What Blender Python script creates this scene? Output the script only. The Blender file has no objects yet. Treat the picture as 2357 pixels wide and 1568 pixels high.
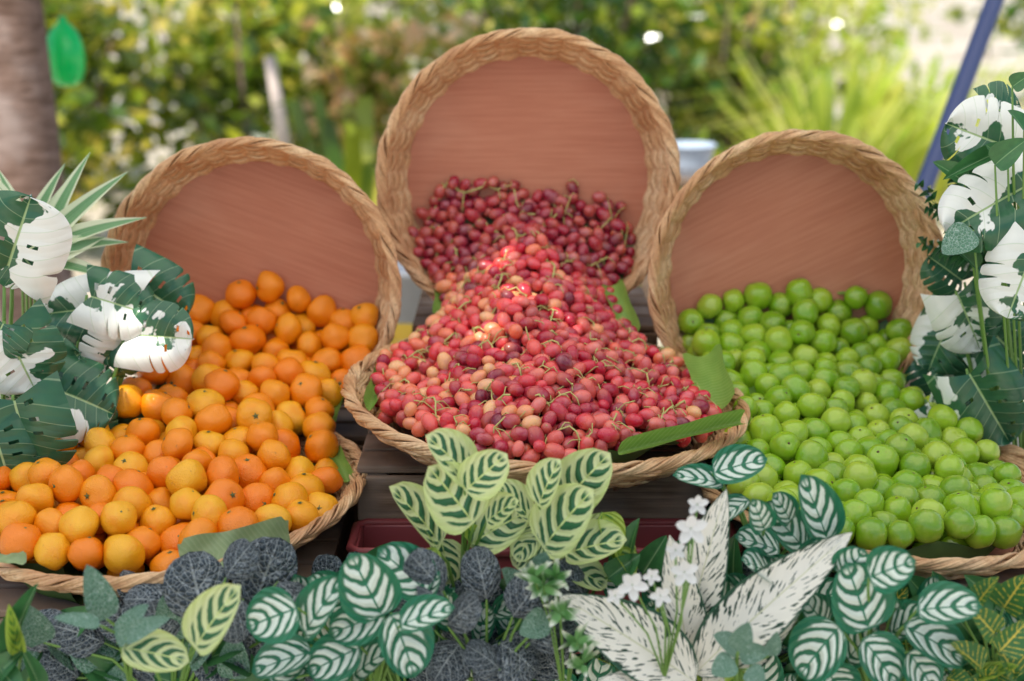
import bpy, bmesh, math, random
import numpy as np
from mathutils import Vector, Matrix, Euler, noise as mnoise
random.seed(7); np.random.seed(7)
S = bpy.context.scene
COL = S.collection
R = math.radians
# ------------------------------------------------------------------ camera
CZ, PITCH, FPX = 1.45, R(15), 3274.0
cam = bpy.data.cameras.new('camera'); cam.lens = 50; cam.sensor_width = 36; cam.clip_end = 500
co = bpy.data.objects.new('camera', cam); COL.objects.link(co)
co.location = (0, 0, CZ); co.rotation_euler = (R(90) - PITCH, 0, 0)
S.camera = co
cam.dof.use_dof = True; cam.dof.focus_distance = 2.1; cam.dof.aperture_fstop = 2.1
c_, s_ = math.cos(PITCH), math.sin(PITCH)
def W(px, py, y):
    u = (px - 1178.5) / FPX; v = -(py - 784) / FPX
    t = y / (c_ + v * s_)
    return Vector((u * t, y, CZ + t * (-s_ + v * c_)))
# ------------------------------------------------------------------ world + sun
EL, AZ = R(58), R(-145)
w = bpy.data.worlds.new("World"); S.world = w; w.use_nodes = True
nt = w.node_tree; nt.nodes.clear()
sk = nt.nodes.new('ShaderNodeTexSky'); sk.sky_type = 'NISHITA'; sk.sun_disc = False
sk.sun_elevation = EL; sk.sun_rotation = AZ
bg = nt.nodes.new('ShaderNodeBackground'); bg.inputs[1].default_value = 0.15
wo = nt.nodes.new('ShaderNodeOutputWorld')
nt.links.new(sk.outputs[0], bg.inputs[0]); nt.links.new(bg.outputs[0], wo.inputs[0])
SUN = Vector((math.sin(AZ) * math.cos(EL), math.cos(AZ) * math.cos(EL), math.sin(EL)))
sl = bpy.data.lights.new('sun', 'SUN'); sl.energy = 5.0; sl.angle = R(0.6); sl.color = (1, .95, .86)
so = bpy.data.objects.new('sun', sl); COL.objects.link(so)
so.rotation_euler = SUN.to_track_quat('Z', 'Y').to_euler(); so.location = (0, 0, 6)
S.view_settings.view_transform = 'Standard'; S.view_settings.look = 'None'; S.view_settings.exposure = 0
# ------------------------------------------------------------------ material helper
class NT:
    def __init__(s, name):
        s.mat = bpy.data.materials.new(name); s.mat.use_nodes = True
        s.t = s.mat.node_tree; s.t.nodes.clear()
        s.out = s.n('ShaderNodeOutputMaterial')
        s.p = s.n('ShaderNodeBsdfPrincipled')
        s.l(s.p.outputs[0], s.out.inputs[0])
        s.tc = s.n('ShaderNodeTexCoord')
    def n(s, k): return s.t.nodes.new(k)
    def l(s, a, b): s.t.links.new(a, b)
    def set(s, sock, v):
        if isinstance(v, bpy.types.NodeSocket): s.l(v, sock)
        elif isinstance(v, (tuple, list)) and len(v) == 3 and sock.type == 'RGBA': sock.default_value = (*v, 1)
        else: sock.default_value = v
    def m(s, op, a, b=0.0, c=0.0, clamp=False):
        n = s.n('ShaderNodeMath'); n.operation = op; n.use_clamp = clamp
        s.set(n.inputs[0], a); s.set(n.inputs[1], b); s.set(n.inputs[2], c)
        return n.outputs[0]
    def step(s, x, a, b):
        n = s.n('ShaderNodeMapRange'); n.interpolation_type = 'SMOOTHSTEP'
        s.set(n.inputs[0], x); n.inputs[1].default_value = a; n.inputs[2].default_value = b
        return n.outputs[0]
    def mix(s, f, a, b, mode='MIX'):
        n = s.n('ShaderNodeMix'); n.data_type = 'RGBA'; n.blend_type = mode
        s.set(n.inputs[0], f); s.set(n.inputs[6], a); s.set(n.inputs[7], b)
        return n.outputs[2]
    def noise(s, vec, scale, detail=3, rough=.5, w=None):
        n = s.n('ShaderNodeTexNoise'); n.inputs['Scale'].default_value = scale
        n.inputs['Detail'].default_value = detail; n.inputs['Roughness'].default_value = rough
        s.l(vec, n.inputs['Vector'])
        if w is not None:
            n.noise_dimensions = '4D'; s.l(w, n.inputs['W'])
        return n.outputs[0]
    def voro(s, vec, scale, feature='F1'):
        n = s.n('ShaderNodeTexVoronoi'); n.feature = feature; n.inputs['Scale'].default_value = scale
        s.l(vec, n.inputs['Vector']); return n.outputs['Distance']
    def mapping(s, vec, scale, rot=(0, 0, 0)):
        n = s.n('ShaderNodeMapping'); n.inputs['Scale'].default_value = scale; n.inputs['Rotation'].default_value = rot
        s.l(vec, n.inputs['Vector']); return n.outputs[0]
    def bump(s, h, strength, dist=.002):
        n = s.n('ShaderNodeBump'); n.inputs['Strength'].default_value = strength; n.inputs['Distance'].default_value = dist
        s.l(h, n.inputs['Height']); s.l(n.outputs[0], s.p.inputs['Normal'])
    def fin(s, col, rough=.5, spec=.5, coat=0, translucent=0, tcol=None, sss=0, sssr=.01):
        s.set(s.p.inputs['Base Color'], col); s.set(s.p.inputs['Roughness'], rough)
        s.p.inputs['Specular IOR Level'].default_value = spec
        s.p.inputs['Coat Weight'].default_value = coat; s.p.inputs['Coat Roughness'].default_value = .12
        if sss:
            s.p.inputs['Subsurface Weight'].default_value = sss; s.p.inputs['Subsurface Scale'].default_value = sssr
            s.p.inputs['Subsurface Radius'].default_value = (1, .4, .2)
        if translucent:
            tr = s.n('ShaderNodeBsdfTranslucent'); s.set(tr.inputs[0], tcol if tcol is not None else col)
            mx = s.n('ShaderNodeMixShader'); mx.inputs[0].default_value = translucent
            s.l(s.p.outputs[0], mx.inputs[1]); s.l(tr.outputs[0], mx.inputs[2]); s.l(mx.outputs[0], s.out.inputs[0])
        return s.mat
    def info(s): return s.n('ShaderNodeObjectInfo')
def ramp(N, x, stops):
    n = N.n('ShaderNodeValToRGB'); N.l(x, n.inputs[0]); e = n.color_ramp.elements
    while len(e) < len(stops): e.new(.5)
    for i, (p, c) in enumerate(stops): e[i].position = p; e[i].color = (*c, 1)
    return n.outputs[0]
def flat(name, col, rough=.5, **k):
    N = NT(name); v = N.noise(N.tc.outputs['Object'], 9, 4)
    return N.fin(N.mix(N.m('MULTIPLY', v, .35), col, tuple(x * .6 for x in col)), rough, **k)
# cane
N = NT('cane'); O = N.tc.outputs['Object']; ri = N.n('ShaderNodeNewGeometry').outputs['Random Per Island']
v1 = N.noise(O, 14, 3); v2 = N.noise(O, 160, 3)
c = ramp(N, v1, [(.3, (.54, .28, .13)), (.5, (.75, .47, .24)), (.7, (.90, .67, .40))])
c = N.mix(N.m('MULTIPLY', ri, .6), c, (.44, .20, .085)); c = N.mix(N.m('MULTIPLY', N.step(v2, .45, .7), .4), c, (.32, .15, .06), 'MIX')
N.bump(v2, .3, .001); M_CANE = N.fin(c, .38, .5)
# plywood board
N = NT('reddish_plywood'); O = N.tc.outputs['Object']
g = N.noise(N.mapping(O, (3, 50, 3), (0, 0, R(-6))), 2.2, 6, .6); g2 = N.noise(N.mapping(O, (1.2, 5, 1), (0, 0, R(-6))), 3, 4)
c = ramp(N, g, [(.3, (.46, .16, .085)), (.55, (.53, .205, .115)), (.8, (.58, .25, .15))])
c = N.mix(N.m('MULTIPLY', N.step(g2, .4, .75), .4), c, (.45, .155, .085)); g3 = N.noise(O, 5, 3); c = N.mix(N.m('MULTIPLY', N.step(g3, .5, .8), .5), c, (.66, .33, .21))
N.bump(g, .06, .001); M_PLY = N.fin(c, .48, .4)
N = NT('weathered_wood'); O = N.tc.outputs['Object']
g = N.noise(N.mapping(O, (2, 2, 40)), 3, 6, .65); g2 = N.noise(O, 6, 3)
c = ramp(N, g, [(.25, (.06, .038, .024)), (.5, (.19, .12, .075)), (.8, (.40, .28, .19))])
c = N.mix(N.step(g2, .4, .7), c, (.30, .23, .18)); N.bump(g, .5, .002); M_WOOD = N.fin(c, .75, .2)
M_RED = flat('dull_red_plastic', (.25, .045, .05), .45)
# mandarin
N = NT('mandarin_peel'); oi = N.info(); O = N.tc.outputs['Object']
vo = N.voro(O, 17); n1 = N.noise(O, 1.1, 3, w=oi.outputs['Random'])
c = N.mix(N.m('MULTIPLY', N.step(n1, .45, .75), .45), oi.outputs['Color'], (.93, .24, .002))
bl = N.noise(O, 2.6, 5, .65, w=oi.outputs['Random']); c = N.mix(N.m('MULTIPLY', N.step(bl, .63, .74), .55), c, (.45, .15, .01))
N.bump(N.m('ADD', N.m('MULTIPLY', vo, .7), N.m('MULTIPLY', n1, 1.4)), .32, .014); M_MAND = N.fin(c, .25, .5, coat=.2)
M_CALYX = flat('calyx_green', (.12, .15, .04), .7)
# green jujube
N = NT('green_jujube_skin'); oi = N.info(); O = N.tc.outputs['Object']
n1 = N.noise(O, .9, 3, w=oi.outputs['Random']); n2 = N.voro(O, 11)
c = N.mix(N.m('MULTIPLY', N.step(n1, .4, .7), .5), oi.outputs['Color'], (.38, .48, .05))
c = N.mix(N.m('MULTIPLY', N.m('SUBTRACT', 1, N.step(n2, .08, .25)), .13), c, (.62, .70, .25))
br = N.noise(O, 2.1, 4, .6, w=oi.outputs['Random']); c = N.mix(N.m('MULTIPLY', N.step(br, .64, .74), .6), c, (.30, .20, .05))
M_JUJ = N.fin(c, .18, .5, coat=.35)
M_BUT = flat('dry_brown_button', (.13, .08, .03), .8)
# grape
N = NT('grape_skin'); oi = N.info(); O = N.tc.outputs['Object']
n1 = N.noise(O, 60, 3, w=oi.outputs['Random']); n2 = N.noise(O, 300, 3)
sp = N.n('ShaderNodeSeparateXYZ'); N.l(O, sp.inputs[0])
c = N.mix(N.step(sp.outputs[2], -.004, .018), oi.outputs['Color'], N.mix(.25, oi.outputs['Color'], (.88, .34, .16)))
c = N.mix(N.m('MULTIPLY', N.step(n1, .48, .7), .3), c, (.66, .30, .34))
c = N.mix(N.m('MULTIPLY', N.step(n2, .62, .72), .25), c, (.24, .02, .02))
M_GRAPE = N.fin(c, N.m('ADD', .14, N.m('MULTIPLY', n1, .26)), .55, coat=.2, sss=.35, sssr=.012)
M_GSTEM = flat('grape_stalk_green', (.56, .54, .18), .6)
def uvs(N):
    s = N.n('ShaderNodeSeparateXYZ'); N.l(N.tc.outputs['UV'], s.inputs[0])
    u, v = s.outputs[0], s.outputs[1]
    return u, v, N.m('ABSOLUTE', N.m('SUBTRACT', N.m('MULTIPLY', u, 2), 1))
def banana(name, c1, c2, c3):
    N = NT(name); u, v, a = uvs(N)
    st = N.m('SINE', N.m('MULTIPLY', N.m('ADD', v, N.m('MULTIPLY', a, .1)), 130)); nn = N.noise(N.tc.outputs['UV'], 3, 3)
    c = N.mix(nn, c1, c2); c = N.mix(N.m('MULTIPLY', N.step(st, .2, 1), .3), c, c3)
    N.bump(st, .08, .01); return N.fin(c, .4, .5, translucent=.3)
M_BANANA = banana('banana_leaf_green', (.14, .32, .04), (.34, .54, .10), (.42, .58, .2))
M_BANANAG = banana('banana_leaf_underside', (.22, .36, .15), (.40, .52, .27), (.45, .56, .33))
N = NT('liner_leaf_green'); nn = N.noise(N.tc.outputs['Object'], 9, 3); M_LINER = N.fin(N.mix(nn, (.03, .07, .015), (.08, .16, .04)), .6)
def striped(name, base, stripe, edge, freq, k, amax, thr=0.0, tl=.12, rib=None, pw=2.1):
    N = NT(name); u, v, a = uvs(N); oi = N.info()
    wob = N.noise(N.tc.outputs['UV'], 4, 2, w=N.m('MULTIPLY', oi.outputs['Random'], 20))
    q = N.m('ADD', N.m('SUBTRACT', N.m('MULTIPLY', v, freq), N.m('ADD', N.m('MULTIPLY', N.m('POWER', a, pw), k), N.m('MULTIPLY', a, .7))), N.m('MULTIPLY', wob, .6))
    sn = N.m('SINE', N.m('MULTIPLY', q, 2 * math.pi))
    st = N.step(N.m('SUBTRACT', sn, N.m('MULTIPLY', N.m('POWER', a, 3), 1.3)), thr - .12, thr + .12)
    am = N.m('MULTIPLY', N.m('SUBTRACT', 1, N.step(N.m('ADD', a, N.m('MULTIPLY', wob, .15)), amax - .03, amax + .07)), N.m('SUBTRACT', 1, N.step(v, .86, .95)))
    am = N.m('MULTIPLY', am, N.step(v, .02, .08))
    c = N.mix(N.step(a, amax - .1, 1.0), base, edge)
    c = N.mix(N.m('MULTIPLY', st, am), c, stripe)
    c = N.mix(N.m('SUBTRACT', 1, N.step(a, .025, .05)), c, rib or edge)
    d = N.noise(N.tc.outputs['Object'], 8, 3); c = N.mix(N.m('MULTIPLY', d, .12), c, (.2, .28, .1))
    N.bump(N.m('ADD', sn, N.m('MULTIPLY', d, .6)), .35, .02)
    return N.fin(c, .34, .45, translucent=tl)
M_CREAM = striped('cream_leaf_with_green_stripes', (.80, .88, .46), (.03, .16, .07), (.74, .86, .34), 4.6, 1.9, .72, -.1, tl=.2)
M_GW = striped('green_leaf_with_white_stripes', (.015, .17, .085), (.84, .93, .82), (.01, .20, .10), 4.4, 1.9, .76, -.4)
M_YG = striped('yellow_green_leaf', (.45, .62, .08), (.12, .32, .05), (.5, .66, .1), 5, 2, .6, .3, tl=.25)
N = NT('slate_leaf_with_pale_veins'); u, v, a = uvs(N)
mp = N.mapping(N.tc.outputs['UV'], (1, 1.3, 1)); e1 = N.voro(mp, 11, 'DISTANCE_TO_EDGE')
q = N.m('SINE', N.m('MULTIPLY', N.m('SUBTRACT', N.m('MULTIPLY', v, 4.5), N.m('MULTIPLY', N.m('POWER', a, 1.4), 2)), 6.283))
ln = N.m('MAXIMUM', N.m('MULTIPLY', N.m('SUBTRACT', 1, N.step(e1, .03, .10)), .65), N.step(q, .93, .985)); ln = N.m('MAXIMUM', ln, N.m('SUBTRACT', 1, N.step(a, .025, .06)))
c = N.mix(N.noise(N.tc.outputs['Object'], 5), (.035, .055, .075), (.12, .16, .19)); c = N.mix(N.m('MULTIPLY', ln, .85), c, (.54, .60, .62))
N.bump(N.m('SUBTRACT', e1, N.m('MULTIPLY', q, .15)), .8, .03); M_FIT = N.fin(c, .48, .35)
N = NT('sage_leaf_with_pale_veins'); u, v, a = uvs(N); e1 = N.voro(N.mapping(N.tc.outputs['UV'], (1, 1.3, 1)), 10, 'DISTANCE_TO_EDGE')
c = N.mix(N.m('MULTIPLY', N.m('SUBTRACT', 1, N.step(e1, .02, .08)), .5), (.12, .26, .17), (.55, .65, .6)); N.bump(e1, .5, .02); M_SAGE = N.fin(c, .5, .3)
# white leaf with dark blotches
N = NT('white_leaf_with_dark_blotches'); u, v, a = uvs(N); oi = N.info()
uu = N.n('ShaderNodeCombineXYZ'); N.l(N.m('MULTIPLY', u, 1.6), uu.inputs[0]); N.l(N.m('SUBTRACT', N.m('MULTIPLY', v, 3.2), N.m('MULTIPLY', a, 1.0)), uu.inputs[1])
n1 = N.noise(N.mapping(uu.outputs[0], (3.2, 7, 3)), 1.5, 2.5, .5, w=N.m('MULTIPLY', oi.outputs['Random'], 30))
th = N.m('ADD', n1, N.m('MULTIPLY', N.m('POWER', a, 3), .11))
c = N.mix(N.step(th, .585, .60), (.90, .87, .77), (.015, .06, .035)); c = N.mix(N.step(a, .90, .94), c, (.02, .09, .05)); c = N.mix(N.m('SUBTRACT', 1, N.step(a, .015, .04)), c, (.70, .70, .5))
vv = N.m('SINE', N.m('MULTIPLY', N.m('SUBTRACT', N.m('MULTIPLY', v, 8), N.m('MULTIPLY', a, 2)), 6.283)); N.bump(vv, .12, .01)
M_SPECK = N.fin(c, .42, .4, translucent=.15)
def monst(name, bias):
    N = NT(name); u, v, a = uvs(N); oi = N.info()
    uv2 = N.n('ShaderNodeCombineXYZ'); N.l(u, uv2.inputs[0]); N.l(N.m('SUBTRACT', v, N.m('MULTIPLY', a, .12)), uv2.inputs[1])
    n1 = N.noise(N.mapping(uv2.outputs[0], (2.0, 2.6, 1)), 1.1, 3.5, .5, w=N.m('MULTIPLY', oi.outputs['Random'], 40))
    f = N.step(N.m('ADD', n1, N.m('MULTIPLY', N.m('SUBTRACT', u, .5), .45)), .5 - bias, .52 - bias)
    dk = N.mix(N.noise(N.tc.outputs['Object'], 3), (.015, .075, .05), (.06, .20, .08))
    vv = N.m('SINE', N.m('MULTIPLY', N.m('SUBTRACT', N.m('MULTIPLY', v, 6), N.m('MULTIPLY', a, 1)), 6.283))
    c = N.mix(f, dk, (.88, .90, .84)); c = N.mix(N.m('SUBTRACT', 1, N.step(a, .015, .035)), c, (.4, .55, .26))
    c = N.mix(N.m('MULTIPLY', N.step(vv, .97, .995), .35), c, (.45, .6, .35))
    N.bump(vv, .10, .015)
    return N.fin(c, .26, .5, coat=.15, translucent=.12)
M_MONW = monst('white_variegated_monstera', .03); M_MONG = monst('dark_monstera', -.17); M_MON = monst('half_variegated_monstera', -.02)
N = NT('white_edged_blade'); u, v, a = uvs(N)
c = N.mix(N.step(a, .45, .6), N.mix(N.step(N.m('SINE', N.m('MULTIPLY', u, 60)), 0, 1), (.13, .32, .14), (.28, .46, .22)), (.80, .86, .62)); M_BLADE = N.fin(c, .4, translucent=.25)
N = NT('croton_leaf'); u, v, a = uvs(N)
q = N.m('SINE', N.m('MULTIPLY', N.m('SUBTRACT', N.m('MULTIPLY', v, 7), N.m('MULTIPLY', a, 2)), 6.283)); nn = N.noise(N.tc.outputs['UV'], 7, 4)
f = N.m('MAXIMUM', N.m('MULTIPLY', N.step(q, .7, .95), N.step(nn, .4, .55)), N.m('SUBTRACT', 1, N.step(a, .03, .07)))
M_CROT = N.fin(N.mix(f, (.05, .18, .045), (.78, .62, .08)), .35, translucent=.1)
N = NT('dark_green_leaf'); u, v, a = uvs(N); nn = N.noise(N.tc.outputs['Object'], 5)
c = N.mix(nn, (.025, .10, .035), (.07, .24, .07)); c = N.mix(N.m('SUBTRACT', 1, N.step(a, .02, .06)), c, (.2, .36, .14)); M_DARKG = N.fin(c, .3, translucent=.12)
M_STEM = flat('plant_stem_green', (.18, .34, .07), .5)
M_PETAL = flat('white_petal', (.95, .95, .93), .6, translucent=.3)
def foliage(name, stops, tr=.4, tc=(.45, .52, .06)):
    N = NT(name); ri = N.n('ShaderNodeNewGeometry').outputs['Random Per Island']; n1 = N.noise(N.tc.outputs['Object'], 1.8, 3)
    c = ramp(N, N.m('ADD', N.m('MULTIPLY', ri, .6), N.m('MULTIPLY', N.step(n1, .3, .7), .4)), stops)  # wide leaf tones put sun sparkle and light-dark contrast into the colour
    return N.fin(c, .16, 1.0, translucent=tr, tcol=N.mix(.5, c, tc))
F_MID = foliage('mid_green_foliage', [(.15, (.015, .04, .008)), (.45, (.10, .22, .02)), (.66, (.50, .55, .035)), (.84, (.98, .76, .14)), (1, (1, .92, .5))])
F_DARK = foliage('dark_green_foliage', [(.15, (.010, .035, .008)), (.55, (.06, .19, .025)), (.78, (.40, .50, .04)), (.95, (.98, .84, .25))], .3)
F_YEL = foliage('yellow_green_foliage', [(.1, (.24, .42, .03)), (.45, (.62, .74, .08)), (.8, (1, .92, .32)), (1, (1, 1, .8))], .45, (.8, .85, .2))  # paled toward white so the leaves look washed out by sun
F_DRY = foliage('dry_mixed_foliage', [(.1, (.07, .13, .02)), (.4, (.36, .42, .05)), (.6, (.88, .48, .22)), (.95, (1, .82, .56))], .4)
N = NT('tree_bark'); O = N.tc.outputs['Object']; b = N.noise(N.mapping(O, (6, 6, 26)), 2, 5, .6); n2 = N.noise(O, 5, 3)
c = ramp(N, b, [(.3, (.12, .07, .05)), (.6, (.27, .18, .145)), (.8, (.42, .31, .26))]); c = N.mix(N.step(n2, .5, .7), c, (.36, .28, .25)); N.bump(b, .7, .01); M_BARK = N.fin(c, .85, .2)
N = NT('sandy_ground'); O = N.tc.outputs['Object']; n1 = N.noise(O, .9, 5, .6); n2 = N.noise(O, 14, 5, .7)
c = ramp(N, n1, [(.35, (.42, .33, .24)), (.5, (.72, .63, .50)), (.65, (.86, .80, .68))]); c = N.mix(N.m('MULTIPLY', N.step(n2, .5, .68), .7), c, (.25, .19, .12)); N.bump(n2, .8, .02); M_GROUND = N.fin(c, .9, .2)
M_POLE = flat('slate_blue_paint', (.09, .12, .27), .4)
M_WHITE = flat('white_plastic', (.80, .83, .88), .35); M_BLUEW = flat('pale_blue_plastic', (.60, .72, .88), .3)
M_YELP = flat('yellow_plastic', (.80, .52, .03), .4); M_GRNP = flat('bright_green_plastic', (.03, .85, .28), .08, coat=1.0, translucent=.5)
M_STAKE = flat('pale_dry_wood', (.72, .60, .52), .8)
N = NT('white_diffuser_cloth'); N.fin((.85, .85, .83), .9, .1, translucent=.85, tcol=(.97, .95, .90)); M_CLOTH = N.mat  # translucent cloth of the added canopy, scatters sun onto the fruit
# ------------------------------------------------------------------ geometry helpers
class MB:
    def __init__(s): s.v = []; s.f = []; s.uv = None
    def tube(s, pts, r, sides=6, closed=False, caps=True):
        P = [Vector(p) for p in pts]; n = len(P); b = len(s.v)
        rr = r if isinstance(r, (list, tuple)) else [r] * n
        up = None
        for i in range(n):
            a = P[(i - 1) % n] if (closed or i > 0) else P[i]
            d = P[(i + 1) % n] if (closed or i < n - 1) else P[i]
            t = (d - a); t = t.normalized() if t.length > 1e-9 else Vector((0, 0, 1))
            if up is None:
                up = Vector((0, 0, 1)) if abs(t.z) < .8 else Vector((1, 0, 0))
            x = up.cross(t)
            if x.length < 1e-6: x = Vector((1, 0, 0)).cross(t)
            x.normalize(); y = t.cross(x); up = y
            for k in range(sides):
                an = 2 * math.pi * k / sides
                s.v.append(P[i] + (x * math.cos(an) + y * math.sin(an)) * rr[i])
        m = n if closed else n - 1
        for i in range(m):
            for k in range(sides):
                k2 = (k + 1) % sides; i2 = (i + 1) % n
                s.f.append((b + i * sides + k, b + i * sides + k2, b + i2 * sides + k2, b + i2 * sides + k))
        if caps and not closed:
            s.f.append(tuple(b + k for k in range(sides))[::-1]); s.f.append(tuple(b + (n - 1) * sides + k for k in range(sides)))
    def box(s, c, d, rot=None, bev=.003):
        bm = bmesh.new(); bmesh.ops.create_cube(bm, size=1)
        for v in bm.verts: v.co = Vector((v.co.x * d[0], v.co.y * d[1], v.co.z * d[2]))
        bmesh.ops.bevel(bm, geom=bm.edges[:], offset=bev, segments=2, affect='EDGES', profile=.5)
        m = Matrix.Translation(c) @ (Euler(rot).to_matrix().to_4x4() if rot else Matrix())
        b = len(s.v)
        bm.verts.index_update()
        for v in bm.verts: s.v.append(m @ v.co)
        for f in bm.faces: s.f.append(tuple(b + v.index for v in f.verts))
        bm.free()
    def lathe(s, prof, n=32, c=(0, 0, 0)):
        b = len(s.v); c = Vector(c)
        for (r, z) in prof:
            for k in range(n):
                a = 2 * math.pi * k / n; s.v.append(c + Vector((r * math.cos(a), r * math.sin(a), z)))
        for i in range(len(prof) - 1):
            for k in range(n):
                k2 = (k + 1) % n
                s.f.append((b + i * n + k, b + i * n + k2, b + (i + 1) * n + k2, b + (i + 1) * n + k))
        if prof[0][0] > 1e-6: s.f.append(tuple(b + k for k in range(n))[::-1])
        if prof[-1][0] > 1e-6: s.f.append(tuple(b + (len(prof) - 1) * n + k for k in range(n)))
    def mesh(s, name, mat, off=None, smooth=True):
        me = bpy.data.meshes.new(name)
        vs = [tuple(v - off) if off is not None else tuple(v) for v in s.v]
        me.from_pydata(vs, [], s.f)
        if s.uv:
            l = me.uv_layers.new(name='UVMap')
            for p in me.polygons:
                for li in p.loop_indices: l.data[li].uv = s.uv[me.loops[li].vertex_index]
        if smooth: me.polygons.foreach_set('use_smooth', [True] * len(me.polygons))
        me.materials.append(mat); me.update(); return me
    def build(s, name, mat, parent=None, world=True, smooth=True):
        off = parent.location.copy() if (parent is not None and world) else None
        o = bpy.data.objects.new(name, s.mesh(name, mat, off, smooth)); COL.objects.link(o); o.parent = parent
        return o
def link(name, me, parent=None, M=None):
    o = bpy.data.objects.new(name, me); COL.objects.link(o)
    if parent is not None:
        o.parent = parent
        if M is not None: o.matrix_local = Matrix.Translation(-parent.location) @ M
    elif M is not None: o.matrix_world = M
    return o
def tag(o, label=None, cat=None, group=None, kind=None):
    if label: o['label'] = label
    if cat: o['category'] = cat
    if group: o['group'] = group
    if kind: o['kind'] = kind
    return o
def thing(name, label, cat, loc=(0, 0, 0), group=None):
    o = bpy.data.objects.new(name, None); COL.objects.link(o); o.location = loc; o.empty_display_size = .05
    return tag(o, label, cat, group)
# ------------------------------------------------------------------ ground
mb = MB(); g = 60
for i in range(g + 1):
    for j in range(g + 1):
        x = -90 + 180 * i / g; y = -60 + 220 * j / g
        mb.v.append(Vector((x, y, 0)))
for i in range(g):
    for j in range(g):
        a = i * (g + 1) + j; mb.f.append((a, a + g + 1, a + g + 2, a + 1))
tag(mb.build('ground', M_GROUND), 'sandy ground with leaf litter behind the fruit stall', 'ground', kind='structure')
# ------------------------------------------------------------------ baskets
def basket_meshes(rt, rb, depth, ns, rows):
    seg = ns * 4; out = {}
    mb = MB()
    for i in range(rows):
        f = (i + .5) / rows; h = .005 + f * (depth - .007); r = rb + (rt - rb) * (f ** .8)
        pts = []
        for k in range(seg):
            th = 2 * math.pi * k / seg
            rr = r + .0052 * math.cos(ns / 2 * th + math.pi * (i // 3)) + .0006 * math.sin(7 * th + i)
            pts.append((rr * math.cos(th), rr * math.sin(th), h + .0012 * math.sin(ns / 2 * th + 1.3 * (i // 3)) + .0008 * math.sin(5 * th + i)))
        mb.tube(pts, .0029 + .0005 * random.random(), 6, closed=True)
        if i % 3 in (0, 2):
            mb.tube([(r * math.cos(2 * math.pi * k / 96), r * math.sin(2 * math.pi * k / 96), h) for k in range(96)], .0032, 5, closed=True)
    out['woven_wall'] = mb.mesh('woven_wall', M_CANE)
    mb = MB()
    for k in range(ns):
        th = 2 * math.pi * k / ns; d = Vector((math.cos(th), math.sin(th), 0))
        mb.tube([d * (rb + .001) + Vector((0, 0, 0)), d * (rb + (rt - rb) * .6) + Vector((0, 0, depth * .5)), d * rt + Vector((0, 0, depth))], .0034, 5)
    out['stake'] = mb.mesh('stakes', M_CANE)
    mb = MB(); K = 3; n = 280; tw = 14
    for gk in range(K):
        for j in range(4):
            pts = []
            for k in range(n):
                th = 2 * math.pi * k / n
                ph = tw * th + 2 * math.pi * gk / K + .35 * math.sin(3 * th + gk)
                a = .0066 + .0012 * math.sin(2 * th + gk); b = .0060
                ph2 = ph + (j - 1.5) * .43
                wv = 1 + .22 * math.sin(9 * th + j * 1.7)
                rr = rt + .003 + a * math.cos(ph2) * wv; z = depth + .002 + b * math.sin(ph2) * wv
                pts.append((rr * math.cos(th), rr * math.sin(th), z))
            mb.tube(pts, .0021 + .0005 * random.random(), 6, closed=True)
    for q in (-1, 0, 1):
        pts = []
        for k in range(n):
            th = 2 * math.pi * k / n
            rr = rt + .003 + .003 * math.sin(tw * th * 2 + q); pts.append((rr * math.cos(th), rr * math.sin(th), depth - .006 - .003 * q + .0015 * math.sin(tw * th)))
        mb.tube(pts, .0027, 6, closed=True)
    out['braided_rim'] = mb.mesh('braided_rim', M_CANE)
    mb = MB(); mb.lathe([(0, 0), (rb - .002, 0), (rb, .002), (rb, .006), (rb - .002, .008), (0, .008)], 72)
    out['base_board'] = mb.mesh('base_board', M_PLY, smooth=False)
    return out
BR = basket_meshes(.251, .216, .090, 40, 21)
BF = basket_meshes(.280, .205, .062, 40, 15)
def basket(kit, rimc, rot, scale, depth, label, group):
    e = Euler(rot); q = e.to_matrix()
    loc = Vector(rimc) - q @ Vector((0, 0, depth * scale))
    t = thing('wicker_basket', label, 'basket', loc, group); t.rotation_euler = e; t.scale = (scale,) * 3
    for k, me in kit.items():
        o = bpy.data.objects.new(k, me); COL.objects.link(o); o.parent = t
    return t
RC = (.029, 2.545, 1.062); RL = (-.455, 2.42, .897); RRr = (.495, 2.42, .912)
basket(BR, RC, (R(86), R(0), R(0)), 1.04, .090, 'tallest round wicker basket standing on edge behind the grapes', 'wicker baskets standing on edge')
basket(BR, RL, (R(86), R(20), R(-2)), .995, .090, 'round wicker basket standing on edge behind the mandarins', 'wicker baskets standing on edge')
basket(BR, RRr, (R(86), R(-25), R(2)), .985, .090, 'round wicker basket standing on edge behind the green jujubes', 'wicker baskets standing on edge')
FC = (.054, 2.2, .771); FL = (-.522, 2.05, .657); FR = (.575, 2.08, .668)
basket(BF, FC, (R(3), R(3.2), 0), 1.12, .062, 'shallow wicker basket in the middle holding the red grapes', 'shallow wicker baskets lying flat')
basket(BF, FL, (R(3), R(-4.5), 0), 1.03, .062, 'shallow wicker basket at the left holding the mandarins', 'shallow wicker baskets lying flat')
basket(BF, FR, (R(3), R(2.5), 0), 1.02, .062, 'shallow wicker basket at the right holding the green jujubes', 'shallow wicker baskets lying flat')
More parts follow.
